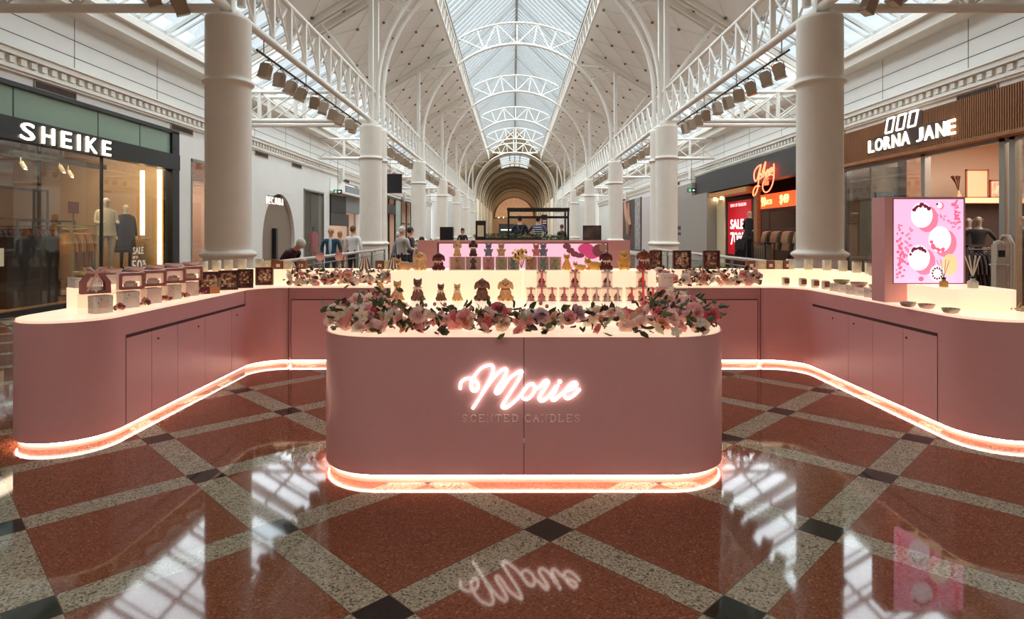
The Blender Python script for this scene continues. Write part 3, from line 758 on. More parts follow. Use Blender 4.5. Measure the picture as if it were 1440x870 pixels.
    if parts:
        f = MB()
        for s in (-1,1): f.ell(hc+fw*.086*k+Vector((s*.03*k,0,0))+ax*.012*k, (.01*k,.006*k,.006*k), n=8)
        f.build('eyes', mat('eye_dark', (40,28,24), .3), t)
        MB().ell(hc+fw*.088*k-ax*.052*k, (.022*k,.006*k,.006*k), n=8).build('mouth', mat('lip', (150,84,76), .5), t)
    if hair:
        hm, style = hair; f = MB(); up2 = hc+ax*.022*k-fw*.012*k
        f.ell(up2, (.086*k,.1*k,.088*k), rot=(lean,'X'), n=14)
        if style == 'long': f.ell(hc-fw*.045*k-ax*.05*k, (.088*k,.065*k,.13*k), rot=(lean,'X'), n=14)
        else: f.ell(hc-fw*.035*k-ax*.015*k, (.083*k,.075*k,.07*k), rot=(lean,'X'), n=12)
        f.build('hair', hm, t)
    return t
M_man = mat('mannequin_white', (214,198,172), .45); M_manb = mat('mannequin_cream_top', (202,186,150), .7); M_mang = mat('mannequin_trousers', (196,184,154), .7)
M_skin = mat('skin', (205,150,122), .55)
def mannequin(label, loc, rz, mats, h=1.8, plinth=.6, arms='down', coat=None):
    t = human(label, (loc[0],loc[1],plinth), rz, h, mats, arms=arms, cat='mannequin', name='mannequin', parts=False)
    MB().lathe([(.2,-.0),(.2,.02),(.0001,.02)], n=20).build('base_disc', M_alu, t)
    if coat:
        b = MB(); k = h/1.7
        rows = [(1.44,.1,.08),(1.36,.2,.12),(1.15,.185,.13),(.95,.2,.15),(coat[1],coat[2],coat[2]*.8)]
        vs = []; fs = []; n = 20
        for z, a_, c_ in rows: vs += [(a_*k*math.cos(2*PI*i/n)*(1+.03*math.sin(i*2.6)), c_*k*math.sin(2*PI*i/n)*(1+.05*math.sin(i*2.1)), z*k) for i in range(n)]
        for q in range(len(rows)-1):
            for i in range(n): fs.append((q*n+i,q*n+(i+1)%n,(q+1)*n+(i+1)%n,(q+1)*n+i))
        b.add(vs, fs, True); b.build('garment', coat[0], t)
    return t
pl = MB().box((-1.0,-.95,0.013),(.0,.95,.6)).build('display_plinth', mat('plinth_dark', (44,36,32), .6)); pl.location = (xw-.28, 15.75, 0); tag(pl, 'low dark display plinth under the mannequins in the left shop window', 'plinth')
mannequin('white mannequin in a cream poncho top and pale trousers in the left shop window', (xw-.75, 15.3, 0), .9, [M_man, M_manb, M_mang, M_mang], 1.85, .6, 'forward', (M_manb, .82, .22))
mannequin('white-headed mannequin dressed all in black behind the SALE decal', (xw-.85, 16.25, 0), .9, [M_man, G_blk, G_blk, G_blk], 1.72, .6, 'down', (G_blk, .45, .26))
mannequin('dark mannequin half hidden at the back edge of the left shop window', (xw-2.6, 16.4, 0), .9, [G_tan, G_or, G_khaki, G_blk], 1.7, .02, 'down')
# ---- window shop and hoarding on the left
t = thing('shop_window', 'tall narrow lit shop window left of the nearest left column', 'window', (0,0,0))
b = MB(); panel(b,-1,17.9,17.94,0,3.7,-.1,.03); panel(b,-1,19.46,19.5,0,3.7,-.1,.03); panel(b,-1,17.9,19.5,3.64,3.72,-.1,.03); panel(b,-1,17.9,19.5,3.1,3.16,-.06,.02); b.build('frame', M_alu, t)
b = MB(); panel(b,-1,17.94,19.46,.02,3.64,.0,.01); b.build('glass', M_glass, t)
b = MB(); panel(b,-1,18.3,19.2,.5,2.4,-1.9,-1.85); b.build('pink_backdrop', mat('pink_board', (206,92,130), .6), t)
mannequin('slate-grey dressed mannequin in the narrow window by the left column', (xw-.8,18.35,0), .8, [M_man, G_olive, mat('cloth_slate', (84,86,92), .8), G_blk], 1.75, .1, 'down', (mat('cloth_slate', (84,86,92), .8), .5, .24))
# arched entrance
ah = MB(); n = 24; yc, hw, zb, zt = 24.7, 1.7, 1.25, 3.12
outer = [(23.0,-.001),(26.4,-.001),(26.4,3.16),(23.0,3.16)]
arcp = [(yc+hw*math.cos(PI*i/n), zb+(zt-zb)*math.sin(PI*i/n)) for i in range(n+1)]
def arch_panel(mb, off0, off1):
    for i in range(n):                               # spandrels above the arch, as strips
        (ya, za), (yb, zb2) = arcp[i], arcp[i+1]
        x0, x1 = XL+off0, XL+off1
        vs = [(x1,ya,za),(x1,yb,zb2),(x1,yb,3.149),(x1,ya,3.149),(x0,ya,za),(x0,yb,zb2),(x0,yb,3.149),(x0,ya,3.149)]
        mb.add(vs, [(0,3,2,1),(4,5,6,7),(0,1,5,4)])
arch_panel(ah, -.25, 0)
ah.build('wall_left_arch_head', M_wall, kind='structure')
t = thing('arched_entrance', 'tall rounded archway in the pale wall with white DECJUBA letters', 'shopfront', (0,0,0))
b = MB()
bb = [(XL-.14, y, z) for y, z in [(26.4,0.02)]+[q for q in arcp if q[0] > 23.35]+[(23.35,0.02)]]
b.add(bb, [tuple(range(len(bb)))]); b.add([(x-.05,y,z) for x,y,z in bb], [tuple(range(len(bb)))[::-1]])
b.build('recess_wall', mat('recess_taupe', (134,118,102), .7), t)
b = MB(); b.tube([(XL-.2,23.08,.02),(XL-.2,23.08,1.3),(XL-.2,23.22,1.95)], .03, n=8); b.build('edge_light', emis('edge_light', (255,225,180), 5), t)
b = MB(); panel(b,-1,23.0,23.06,.02,2.0,-.6,-.1); b.build('dark_jamb', M_black, t)
b = MB(); panel(b,-1,24.25,24.45,.02,1.75,-.13,.02); b.build('black_pillar', M_black, t)
b = MB(); Mx = frame3((XL+.0, 23.35, 2.68), (0,1,0), (0,0,1)); x = 0
letters_part(t, [(c_,.17) for c_ in 'DECJUBA'], Mx, .09, .27, emis('small_sign_white',(255,250,240),.8), 0, .012, 0)
b = MB(); b.box((XL-.14,23.4,2.99),(XL+.01,25.1,3.0)); b.build('letter_rail', M_blackm, t)
# boutique window
t = thing('shop_window', 'grey-framed boutique window behind the bending person with a pink dress inside', 'window', (0,0,0))
b = MB(); panel(b,-1,27.5,27.56,0,3.55,-.1,.03); panel(b,-1,30.34,30.4,0,3.55,-.1,.03); panel(b,-1,27.5,30.4,3.47,3.55,-.1,.03); b.build('frame', M_alu, t)
b = MB(); panel(b,-1,27.56,30.34,.02,3.47,.0,.01); b.build('glass', M_glass, t)
b = MB(); panel(b,-1,27.6,28.5,.05,1.9,-1.2,-1.15); b.build('pink_screen', mat('pink_board', (206,92,130), .6), t)
G_pink = mat('cloth_pink', (206,58,96), .8)
mannequin('dark-headed mannequin in a bright pink dress in the boutique window', (xw-.34,29.9,0), .9, [mat('skin_dark', (70,44,38), .6), G_pink, G_pink, G_blk], 1.75, .15, 'down', (G_pink, .5, .25))
# dark shop beyond
t = thing('shopfront', 'shop front with black and grey panels behind the standing shoppers on the left', 'shopfront', (0,0,0))
b = MB(); panel(b,-1,31.4,34.2,2.6,3.55,-.05,.08); b.build('black_sign', M_blackm, t)
b = MB(); panel(b,-1,31.4,34.8,1.95,2.6,-.05,.06); b.build('black_panel', M_black, t)
b = MB(); panel(b,-1,34.2,37.2,2.7,4.2,-.05,.08); b.build('grey_panel', mat('panel_grey', (128,132,134), .5), t)
b = MB(); panel(b,-1,31.4,34.2,3.6,4.36,-.2,.03); b.build('white_fascia', M_wall, t)
b = MB(); panel(b,-1,31.4,37.2,3.62,3.72,-.1,.5); b.build('canopy_edge', M_wall, t)
b = MB(); panel(b,-1,34.8,34.95,0,2.6,-.05,.05); panel(b,-1,36.3,36.45,0,2.7,-.05,.05); b.build('posts', M_alu, t)
b = MB(); panel(b,-1,31.5,34.2,.02,1.9,-1.6,-1.55); b.build('display_board', mat('display_warm', (196,160,120), .7, noise=.4, nscale=3), t)
def exit_sign(label, loc, rz):
    t = thing('exit_sign', label, 'sign', loc, rz)
    MB().box((-.2,-.03,-.1),(.2,.03,.1)).build('housing', M_black, t)
    b = MB(); b.box((-.17,-.034,-.075),(-.01,-.031,.075)); b.build('green_field', emis('exit_green', (60,150,100), .6), t)
    b = MB(); b.ell((-.085,-.036,.04),(.018,.003,.018),n=8); b.bar((-.085,-.036,.02),(-.1,-.036,-.02),.02,.004); b.bar((-.1,-.036,-.02),(-.07,-.036,-.06),.014,.004); b.bar((-.1,-.036,-.02),(-.135,-.036,-.055),.014,.004); b.bar((-.085,-.036,.01),(-.05,-.036,0),.012,.004)
    b.add([(.03,-.036,0),(.09,-.036,.055),(.09,-.036,.018),(.15,-.036,.018),(.15,-.036,-.018),(.09,-.036,-.018),(.09,-.036,-.055)],[(0,1,2,3,4,5,6)])
    b.build('pictogram', emis('exit_white', (235,245,238), 1.2), t)
    MB().tube([(0,0,.1),(0,0,5.08-loc[2])], .012).build('drop_rod', M_alu, t); return t
exit_sign('green and white running-man exit sign hung before the left white wall', (PX(475,29.7),29.7,PZ(269.5,29.7)), 0)
exit_sign('green and white running-man exit sign hung above the grey hoarding on the right', (PX(972.5,29.7),29.7,PZ(267.5,29.7)), 0)
# far left shops
t = thing('shopfront', 'row of dark framed glass shop fronts far down the left wall', 'shopfront', (0,0,0))
b = MB(); panel(b,-1,44.8,48.6,3.0,3.7,-.05,.1); b.build('dark_fascia', M_blackm, t)
b = MB()
for y in (44.8,46.2,48.6,51.2,53.8,56.3): panel(b,-1,y,y+.2,0,4.3,-.05,.06)
panel(b,-1,51.2,56.5,2.3,2.45,-.05,.06); panel(b,-1,44.8,56.5,4.2,4.36,-.05,.06); b.build('frame', M_black, t)
b = MB(); panel(b,-1,48.8,51.2,.02,4.2,.0,.02); b.build('green_glass', mat('green_glass_panel', (128,150,132), .12), t)
b = MB(); panel(b,-1,45.0,48.6,.02,2.9,-.8,-.75); b.build('display_board', MATS['display_warm'], t)
o = MB().box((-.57,-.06,-.46),(.57,.06,.46)).build('hanging_sign', M_black); o.location = (PX(548.5,29.7),29.7,PZ(258,29.7)); tag(o, 'blank black sign board hung beside the second left column', 'sign')
MB().tube([(0,0,.46),(0,0,5.08-PZ(258,29.7))], .015).build('hanger', M_alu, o)

# ---- right: wood fascia sports shop
t = thing('shopfront', 'sports clothes shop front with slatted wood fascia reading LORNA JANE', 'shopfront', (0,0,0))
b = MB(); panel(b,1,8.9,18.1,3.5,4.36,-.02,.30); panel(b,1,8.9,18.1,3.42,3.5,-.05,.34); b.build('wood_fascia', M_wood, t)
b = MB(); y = 8.92
while y < 18.08: panel(b,1,y,y+.03,3.5,4.355,.30,.315); y += .06
b.build('slats', mat('oak_slat', (136,88,50), .5, noise=.1, nscale=2), t)
Mx = frame3((XR-.33, 16.25, 3.66), (0,-1,0), (0,0,1)); b = MB(); x = 0
letters_part(t, (('L',.22),('O',.30),('R',.25),('N',.28),('A',.30),(' ',.18),('J',.2),('A',.30),('N',.28),('E',.22)), Mx, .08, .31, emis('sports_sign_white',(255,250,240),1.15), 0, .02, .002)
b = MB()
for k in range(3):                                   # three slanted open parallelograms
    x0 = .72+k*.44; y0 = .40; pts = [(x0,y0),(x0+.27,y0),(x0+.37,y0+.34),(x0+.10,y0+.34)]
    for i in range(4): b.bar(pts[i]+(0,), pts[(i+1)%4]+(0,), .045, .03, M=Mx)
b.build('logo_outlines', M_sign, t)
b = MB(); x = .66
b.box((-.06,-.05,-.014),(3.02,.36,-.010), M=Mx); b.box((.66,.36,-.014),(2.1,.72,-.010), M=Mx); b.build('letter_backing', mat('walnut_backing', (62,38,26), .6), t)
b = MB()
for y in (18.06,14.55,12.2,11.95,9.9): panel(b,1,y-.07,y+.07,0,3.45,-.1,.04)
panel(b,1,8.9,18.1,3.36,3.44,-.1,.04); b.build('frame', M_alu, t)
b = MB(); panel(b,1,14.62,18.0,.02,3.36,.0,.01); b.build('display_glass', M_glass, t)
b = MB(); panel(b,1,8.95,11.9,.02,3.36,.0,.01); b.build('display_glass', M_glass, t)
b = MB(); b.box((9.95,17.2,.02),(10.72,17.3,3.4)); b.build('dark_backdrop', mat('display_grey', (112,98,84), .7), t)
b = MB(); b.box((10.74,16.9,.02),(11.2,17.3,3.9)); b.build('timber_post', M_wood, t)
b = MB(); b.box((9.95,16.6,.02),(10.1,16.75,2.2)); b.build('timber_stand', M_wood, t)
b = MB(); b.box((10.05,17.14,2.15),(10.7,17.19,2.7)); b.build('navy_board', mat('board_navy', (40,56,72), .5, noise=.4, nscale=6), t)
b = MB(); panel(b,1,8.9,18.1,0,.08,-.08,.04); b.build('sill', M_alu, t)
# interior of the sports shop
t = thing('display_shelf', 'long high shelf carrying framed pictures inside the sports shop', 'shelf', (12.75, 16.9, 0))
sh = mat('shelf_cream', (222,190,160), .6)
MB().box((-1.05,-.4,2.36),(1.6,.0,2.5)).build('board', sh, t)
MB().box((-1.05,-.06,.02),(1.6,-.01,2.36)).build('back_panel', mat('stock_dark', (46,34,32), .8), t)
for xx in (-1.05,1.55): MB().box((xx,-.4,.02),(xx+.05,.0,2.36)).build('side_panel', sh, t)
MB().box((-1.0,-.38,.9),(1.55,-.06,.95)).build('shelf', sh, t)
for k, (xx, w_, h_, what) in enumerate(((12.55,.62,.78,'large blank framed picture leaning on the high shelf'),(13.2,.62,.5,'framed still-life photo on the high shelf'))):
    o = thing('framed_picture', what+' in the sports shop', 'picture', (xx,16.75,2.5)); f = MB()
    f.box((-w_/2,-.02,0),(w_/2,.02,.04)); f.box((-w_/2,-.02,h_-.04),(w_/2,.02,h_)); f.box((-w_/2,-.02,0),(-w_/2+.04,.02,h_)); f.box((w_/2-.04,-.02,0),(w_/2,.02,h_)); f.build('frame', mat('frame_brown', (128,70,44), .5), o)
    MB().box((-w_/2+.03,-.01,.03),(w_/2-.03,.01,h_-.03)).build('print', mat('print_peach', (206,164,134), .6) if k == 0 else mat('print_photo', (190,160,140), .6, noise=.7, nscale=7), o)
o = thing('dried_flower_vase', 'slim vase of brown dried stems beside the blank picture', 'vase', (12.05,16.75,2.5)); MB().lathe([(.05,0),(.07,.08),(.03,.16),(.035,.2),(.0001,.2)], n=14).build('vase', mat('vase_clay', (190,150,120), .6), o)
f = MB()
for q in range(7): a = q*.9; f.tube([(0,0,.18),(.05*math.cos(a)-.03,.04*math.sin(a),.42),(.1*math.cos(a)-.08,.08*math.sin(a),.6)], [.006,.012,.03], n=6)
f.build('stems', mat('dried_brown', (104,62,42), .8), o)
for k, (px_, yy) in enumerate(((1376,14.2),(1362,15.4),(1436,13.6))):
    mannequin(['dark mannequin bust in black sportswear right of the pink screen','second dark sportswear mannequin close to the pink screen edge','dark mannequin next to the grey shop post on the right'][k], (PX(px_,yy),yy,0), -.7, [mat('mannequin_grey', (120,104,96), .5), G_blk, G_blk, G_blk], 1.75, .2, 'hips' if k == 0 else 'down')
rack('black clothes rack low in the sports shop doorway', (PX(1390,13.4), 13.4, 0), 1.2, 1.3, 0)
garments('shirt', [G_blk, mat('cloth_charcoal', (52,46,48), .8)], 12, (PX(1390,13.4)-.55,13.4,0), (PX(1390,13.4)+.55,13.4,0), 1.12, 'black sports top on the low rack in the right shop', 'black tops in the sports shop')
for k, (yy, xx, zz) in enumerate(((13.9,2.0,3.66),(15.2,1.7,3.66),(15.8,2.2,3.66),(16.4,1.6,3.66))):
    o = MB().lathe([(.0001,0),(.16,0),(.17,.05),(.0001,.07)], n=20).build('ceiling_lamp', emis('lamp_warm', (255,236,205), 7)); o.location = (XR+xx,yy,zz+.5-.02); tag(o, 'round glowing ceiling lamp inside the sports shop, %s along' % ORD[k].replace('nearest','first'), 'lamp', 'ceiling lamps in the sports shop')
o = thing('security_gate', 'upright grey anti-theft gate in the sports shop doorway', 'gate', (XR-.15, 11.95, 0), 0)
pts = [(.03,0),(.03,1.35),(.12,1.5),(.26,1.5),(.34,1.35),(.34,0)]
MB().tube([(0,p[0]-.18,p[1]) for p in pts], .035, n=10).build('frame', mat('gate_grey', (160,150,138), .4), o)
MB().box((-.012,-.14,.1),(.012,.15,1.4)).build('panel', M_acr, o)
o = thing('hand_sanitiser_stand', 'slim white pedestal with a small tray by the sports shop door', 'stand', (PX(1404,9.2),9.2,0))
MB().box((-.13,-.12,0),(.13,.12,.03)).box((-.07,-.05,.03),(.07,.05,1.15)).build('post', mat('stand_white', (200,190,176), .45), o)
MB().prism([(-.07,-.06),(.07,-.06),(.07,.05),(-.07,.05)],1.15,1.38).lathe([(.07,1.38),(.06,1.43),(.0001,1.45)], n=16).build('dispenser', mat('stand_white', (200,190,176), .45), o)
MB().box((-.05,-.066,1.2),(.05,-.061,1.3)).build('dark_window', M_blackm, o); MB().box((-.18,-.2,1.08),(.02,-.05,1.1)).build('tray', mat('stand_white', (200,190,176), .45), o)
o = MB().lathe([(.0001,-.0),(.28,.0),(.28,.02),(.0001,.02)], n=30, M=Matrix.Rotation(-PI/2,4,'Y')).build('round_sticker', mat('maroon_disc', (120,28,44), .5)); o.location = (XR-.01, 11.35, 1.35); tag(o, 'round maroon sticker on the glass at the right edge', 'sign')

# ---- right: menswear shop with red neon
t = thing('shopfront', 'black menswear shop front with a red neon script sign and orange interior', 'shopfront', (0,0,0))
b = MB(); panel(b,1,20.4,31.7,3.5,4.42,-.02,.35); b.build('black_fascia', mat('fascia_charcoal', (40,38,38), .5), t)
def NJ(px, py, X=XR-.42):
    Y = X*F/(px-CX); return (X, Y, PZ(py,Y))
def cj(p): return (990+p[0]/6.0, 220+p[1]/6.0)
b = MB()
strokes = [[(482,68),(455,85),(430,120),(422,165),(432,207),(450,190),(465,130),(480,75),(468,150),(458,225),(450,280),(430,325),(415,325),(418,285),(440,250),(470,250)],
 [(470,150),(463,175),(475,188),(487,165),(475,148),(490,150)],[(490,140),(514,60),(520,48),(512,95),(496,178),(510,132),(519,140),(516,170)],
 [(522,165),(531,115),(527,165),(540,112),(546,118),(545,155)],[(550,150),(558,100),(554,150),(566,96),(572,105),(572,140)],[(576,90),(577,122),(586,115),(589,62),(591,130),(582,215),(555,280),(520,302),(498,278),(497,232),(520,182),(555,155),(580,155),(592,180)]]
for st in strokes: b.tube([NJ(*cj(p)) for p in cr([(x,y,0) for x,y in st], 5) for p in [(p[0],p[1])]], .023, n=6)
b.build('neon_script', emis('neon_red', (255,92,62), 5), t)
b = MB(); p0 = NJ(*cj((512,246))); text_into(b, 'BIGG', frame3((p0[0]-.01,p0[1],p0[2]), (0,-1,0), (0,0,1)), 0, 0, .36, .26, .01, bold=.01); b.build('neon_circle_text', emis('neon_dim', (240,90,62), 2.5), t)
b = MB(); panel(b,1,24.6,29.9,3.22,3.42,-.2,.42); b.build('orange_canopy', mat('canopy_oak', (190,128,66), .5), t)
b = MB(); panel(b,1,24.4,24.75,0,3.3,-.08,.06); b.build('timber_pier', M_wood, t)
b = MB(); panel(b,1,28.2,29.3,.02,3.2,.0,.05); b.build('cream_panel', mat('cream_panel', (196,186,150), .6), t)
b = MB(); panel(b,1,20.4,24.4,0,.1,-.05,.03); panel(b,1,20.4,20.5,0,3.5,-.05,.05); b.build('frame', M_black, t)
b = MB(); panel(b,1,22.2,23.85,2.55,3.12,-.55,-.5); b.build('lit_price_panel', emis('panel_orange', (250,92,40), .9), t)
b = MB(); panel(b,1,23.95,25.7,2.55,3.12,-.55,-.5); b.build('lit_price_panel', emis('panel_orange', (250,92,40), .9), t)
b = MB()
text_into(b, '$49', frame3((XR+.49,23.6,2.64),(0,-1,0),(0,0,1)),0,0,.75,.36,.01,bold=.02); text_into(b, '99', frame3((XR+.49,25.35,2.64),(0,-1,0),(0,0,1)),0,0,.4,.36,.01,bold=.02); text_into(b, 'EACH', frame3((XR+.49,24.95,2.70),(0,-1,0),(0,0,1)),0,0,.6,.2,.01)
b.build('price_figures', emis('figure_yellow', (255,205,130), 1.6), t)
b = MB(); panel(b,1,26.2,28.9,.6,3.0,-.4,-.36); b.build('sale_poster', emis('poster_red', (200,24,44), .45), t)
b = MB(); M3 = frame3((XR+.35,28.55,1.75),(0,-1,0),(0,0,1)); pw = emis('poster_white', (250,240,240), .9); text_into(b,'SALE',M3,0,0,1.6,.42,.004,bold=.01); b.build('poster_word', pw, t)
b = MB(); text_into(b,'70%',M3,0,-.72,1.6,.55,.004,bold=.01); b.build('poster_figure', pw, t)
b = MB(); text_into(b,'END OF SEASON',M3,0,1.0,1.9,.14,.004); b.build('poster_heading', pw, t)
mannequin('large black-jacketed mannequin with a pale head in front of the red sale poster', (XR+.28,26.05,0), -1.0, [M_man, G_blk, G_blk, G_blk], 2.0, .5, 'hips', (G_blk, .6, .36))
rack('low black rail of black coats before the red sale poster', (XR-.15, 25.4, 0), 1.3, 1.5, PI/2)
garments('shirt', [G_blk], 9, (XR-.15,24.85,0), (XR-.15,25.95,0), 1.32, 'black coat hanging on the low rail before the red sale poster', 'black coats on the low rail')
rack('black clothes rail under the orange price panels', (XR+.8, 24.0, 0), 3.4, 2.5, PI/2)
garments('shirt', [G_tan, G_tan, G_olive, G_olive, G_khaki, G_tan, G_tan], 22, (XR+.8,22.4,0), (XR+.8,25.6,0), 1.64, 'beige or olive shirt on the high rail of the menswear shop', 'shirts under the orange panels')
rack('low black rail of trousers at the menswear shop entrance', (XR-.1, 23.7, 0), 1.2, 1.2, PI/2)
garments('trousers', [G_khaki, G_olive], 10, (XR-.1,23.2,0), (XR-.1,24.2,0), 1.08, 'grey trousers hanging on the low menswear rail', 'trousers on the low rail')
t = thing('display_table', 'black table stacked with folded clothes in the menswear shop', 'table', (XR+.75,21.9,0.013)); MB().box((-.4,-.75,.72),(.4,.75,.78)).build('table_top', M_black, t)
for a in (-.35,.35):
    for c_ in (-.7,.7): MB().box((a-.03,c_-.03,0),(a+.03,c_+.03,.72)).build('leg', M_black, t)
rn = random.Random(4)
for i in range(7):
    for j in range(2):
        o = MB(); 
        for q in range(3): o.box((-.12,-.09,q*.035),(.12,.09,q*.035+.03))
        o = o.build('folded_clothes', [mat('cloth_white', (214,200,196), .8), G_pink, G_khaki, G_mar][(i+j*2)%4]); o.location = (XR+.6+j*.3, 21.3+i*.2, .794); tag(o, 'small folded clothes stack on the black menswear table', 'clothes', 'folded stacks on the menswear table')
for k in range(5):
    o = MB().lathe([(.0001,0),(.07,0),(.07,.1),(.05,.12),(.0001,.12)], n=12).build('shop_downlight', emis('downlight_glow', (255,225,170), 9)); o.location = (XR+[-.15,-.15,.8,.9,1.2][k], [29.2,28.3,22.2,21.3,24][k], [3.1,3.1,3.55,3.6,3.6][k]); o.location.z = [3.1,3.1,4.08,4.08,4.08][k]; tag(o, 'small glowing downlight of the menswear shop, %s from its far end' % ORD[k].replace('nearest','first'), 'lamp', 'downlights of the menswear shop')
# grey hoarding and posters further on the right
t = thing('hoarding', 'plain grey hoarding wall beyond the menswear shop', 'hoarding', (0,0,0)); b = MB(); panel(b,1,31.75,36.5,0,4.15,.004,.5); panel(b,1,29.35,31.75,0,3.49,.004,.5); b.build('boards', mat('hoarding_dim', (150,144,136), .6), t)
b = MB(); b.box((XR-.512,33.9,1.75),(XR-.502,34.9,1.95)); b.box((XR-.512,33.9,1.45),(XR-.502,34.9,1.6)); b.build('notices', M_blackm, t)
t = thing('wall_poster', 'tall dark poster of a figure with pale streaks far down the right wall', 'poster', (0,0,0)); b = MB(); panel(b,1,46.5,56,0.2,4.3,.0,.05); b.build('board', mat('poster_brown', (70,54,48), .6, noise=.3, nscale=1), t)
b = MB(); panel(b,1,47.0,49.0,.3,4.3,.05,.056); b.build('pale_band', mat('poster_grey', (150,150,148), .6, noise=.4, nscale=3), t)
b = MB(); b.tube([(XR-.06,53,4.2),(XR-.06,52.4,3.2),(XR-.06,51.2,2.4),(XR-.06,51.6,1.5)],[.16,.22,.3,.2],n=8); b.tube([(XR-.06,51.5,4.1),(XR-.06,51.3,2.9),(XR-.06,50.6,2.2)],[.1,.2,.15],n=8); b.build('figure', mat('poster_skin', (190,140,112), .6), t)
t = thing('partition_wall', 'light grey-pink wall panel behind the second right column', 'panel', (0,0,0)); b = MB(); panel(b,1,42,46.3,0,4.2,.004,.06); b.build('board', mat('panel_lilac', (196,188,186), .6), t)
# ------------------------------------------------------------------ the pink kiosk
def fillet(cx, cy, r, a0, a1, n=14): return [(cx+r*math.cos(math.radians(a0+(a1-a0)*i/n)), cy+r*math.sin(math.radians(a0+(a1-a0)*i/n))) for i in range(n+1)]
def inset(poly, d):                                  # polygon counter-clockwise; d > 0 shrinks it
    n = len(poly); out = []
    for i in range(n):
        a, b, c = Vector(poly[i-1]), Vector(poly[i]), Vector(poly[(i+1)%n])
        u = (b-a).normalized(); v = (c-b).normalized(); n1 = Vector((-u.y,u.x)); n2 = Vector((-v.y,v.x)); m = (n1+n2)
        m = m/max(m.length_squared,.3)*2; out.append((b.x+m.x*d*1.0, b.y+m.y*d*1.0))
    return out
ZT = .925
def dedupe(p):
    q = []
    for a in p:
        if not q or (Vector(a)-Vector(q[-1])).length > .004: q.append(a)
    if (Vector(q[0])-Vector(q[-1])).length < .004: q.pop()
    return q
def counter(label, poly, open_edges=()):
    poly = dedupe(poly)
    t = thing('display_counter', label, 'counter', (0,0,0), 0)
    MB().prism(poly, .055, ZT-.018, smooth=True).build('body', M_pink, t)
    MB().prism(inset(poly,.012), ZT-.018, ZT).build('backlit_top', M_top, t)
    MB().prism(inset(poly,.026), 0, .055, smooth=True).build('plinth', M_plinth, t)
    ip = inset(poly,.0155); MB().tube([(x,y,.0508) for x,y in ip], .0030, n=6, closed=True, cap=False).build('led_strip', M_led, t)
    return t
xo, xi, rr = -3.74, -3.02, .36
YB0, YB1 = 7.3, 8.0
left = [(-2.66,YB0),(-2.66,YB1)]+fillet(xo+.35,YB1-.35,.35,90,180)+fillet(xo+rr,4.75,rr,180,360)+[(xi,6.95)]+fillet(xi+.36,YB0-.36,.36,180,90,10)
ro, ri = 4.08, 3.36
right = [(2.92,YB1),(2.92,YB0)]+fillet(ri-.36,YB0-.36,.36,90,0,10)+fillet(ri+rr,4.8,rr,180,360)+fillet(ro-.35,YB1-.35,.35,0,90)
back = [(-2.655,YB0),(2.915,YB0),(2.915,YB1),(-2.655,YB1)]
isl = fillet(-1.27+.43,3.826+.43,.43,180,270)+fillet(1.41-.43,3.826+.43,.43,270,360)+fillet(1.41-.2,6.5-.2,.2,0,90)+fillet(-1.27+.2,6.5-.2,.2,90,180)
Lc = counter('long pink display counter with a rounded end on the left side', left)
Rc = counter('long pink display counter with a rounded end on the right side, under the big screen', right)
Bc = counter('straight pink back counter joining the two side counters', back)
Ic = counter('freestanding pink centre counter with glowing base and white script logo', isl)
def doors(parent, x, s, ys, locks):
    """cupboard doors on the inner faces of the side counters; s: direction the face looks"""
    def xb(a, b): return sorted((x+s*a, x+s*b))
    g = MB(); q = xb(-.002,.0015); g.box((q[0],ys[0],.735),(q[1],ys[-1],.76)); g.build('finger_groove', M_pinkdark, parent)
    g = MB(); q = xb(-.002,.0008); g.box((q[0],ys[0]-.003,.06),(q[1],ys[-1]+.003,.735)); g.build('door_gap', M_pinkdark, parent)
    q = xb(.0005,.004)
    for i in range(len(ys)-1):
        d = MB().box((q[0],ys[i]+.003,.062),(q[1],ys[i+1]-.003,.733)).build('door', M_pink, parent)
        if locks[i] is not None:
            yk = locks[i]; MB().lathe([(.009,0),(.009,.006),(.005,.008),(.0001,.008)], n=10, M=frame3((x+s*.004,yk,.66),(0,1,0),(0,0,1)) if s > 0 else frame3((x+s*.004,yk,.66),(0,-1,0),(0,0,1))).build('lock', M_blackm, d)
doors(Lc, xi, 1, [4.82,5.16,5.56,6.05,6.62,7.02], [None,5.25,5.92,None,6.75])
doors(Rc, ri, -1, [4.9,5.33,5.78,6.2,6.95], [5.42-.14,None,6.1,6.5])
for a, b in ((-2.62,-1.4),(1.5,2.1),(2.13,2.88)):
    g = MB(); g.box((a,YB0-.001,.765),(b,YB0+.002,.775)); g.build('finger_groove', M_pinkdark, Bc)
    g = MB(); g.box((a-.004,YB0-.0008,.06),(b+.004,YB0+.002,.765)); g.build('door_gap', M_pinkdark, Bc)
    d = MB().box((a+.003,YB0-.004,.062),(b-.003,YB0-.0005,.763)).build('door', M_pink, Bc)
    MB().lathe([(.009,0),(.009,.006),(.0001,.006)], n=10, M=frame3((a+.08 if a > 0 else b-.5,YB0-.004,.68),(1,0,0),(0,0,1))).build('lock', M_blackm, d)
MB().box((.063,3.8252,.055),(.067,3.828,ZT-.018)).build('panel_seam', M_pinkdark, Ic)
MB().box((.0615,3.8245,.255),(.0685,3.827,.285)).build('seam_catch', mat('steel_bright', (230,215,205), .3), Ic)
MB().box((-2.657,7.298,.055),(-2.653,7.302,ZT-.018)).build('seam', M_pinkdark, Bc)
MB().box((2.916,7.298,.055),(2.92,7.302,ZT-.018)).build('seam', M_pinkdark, Bc)
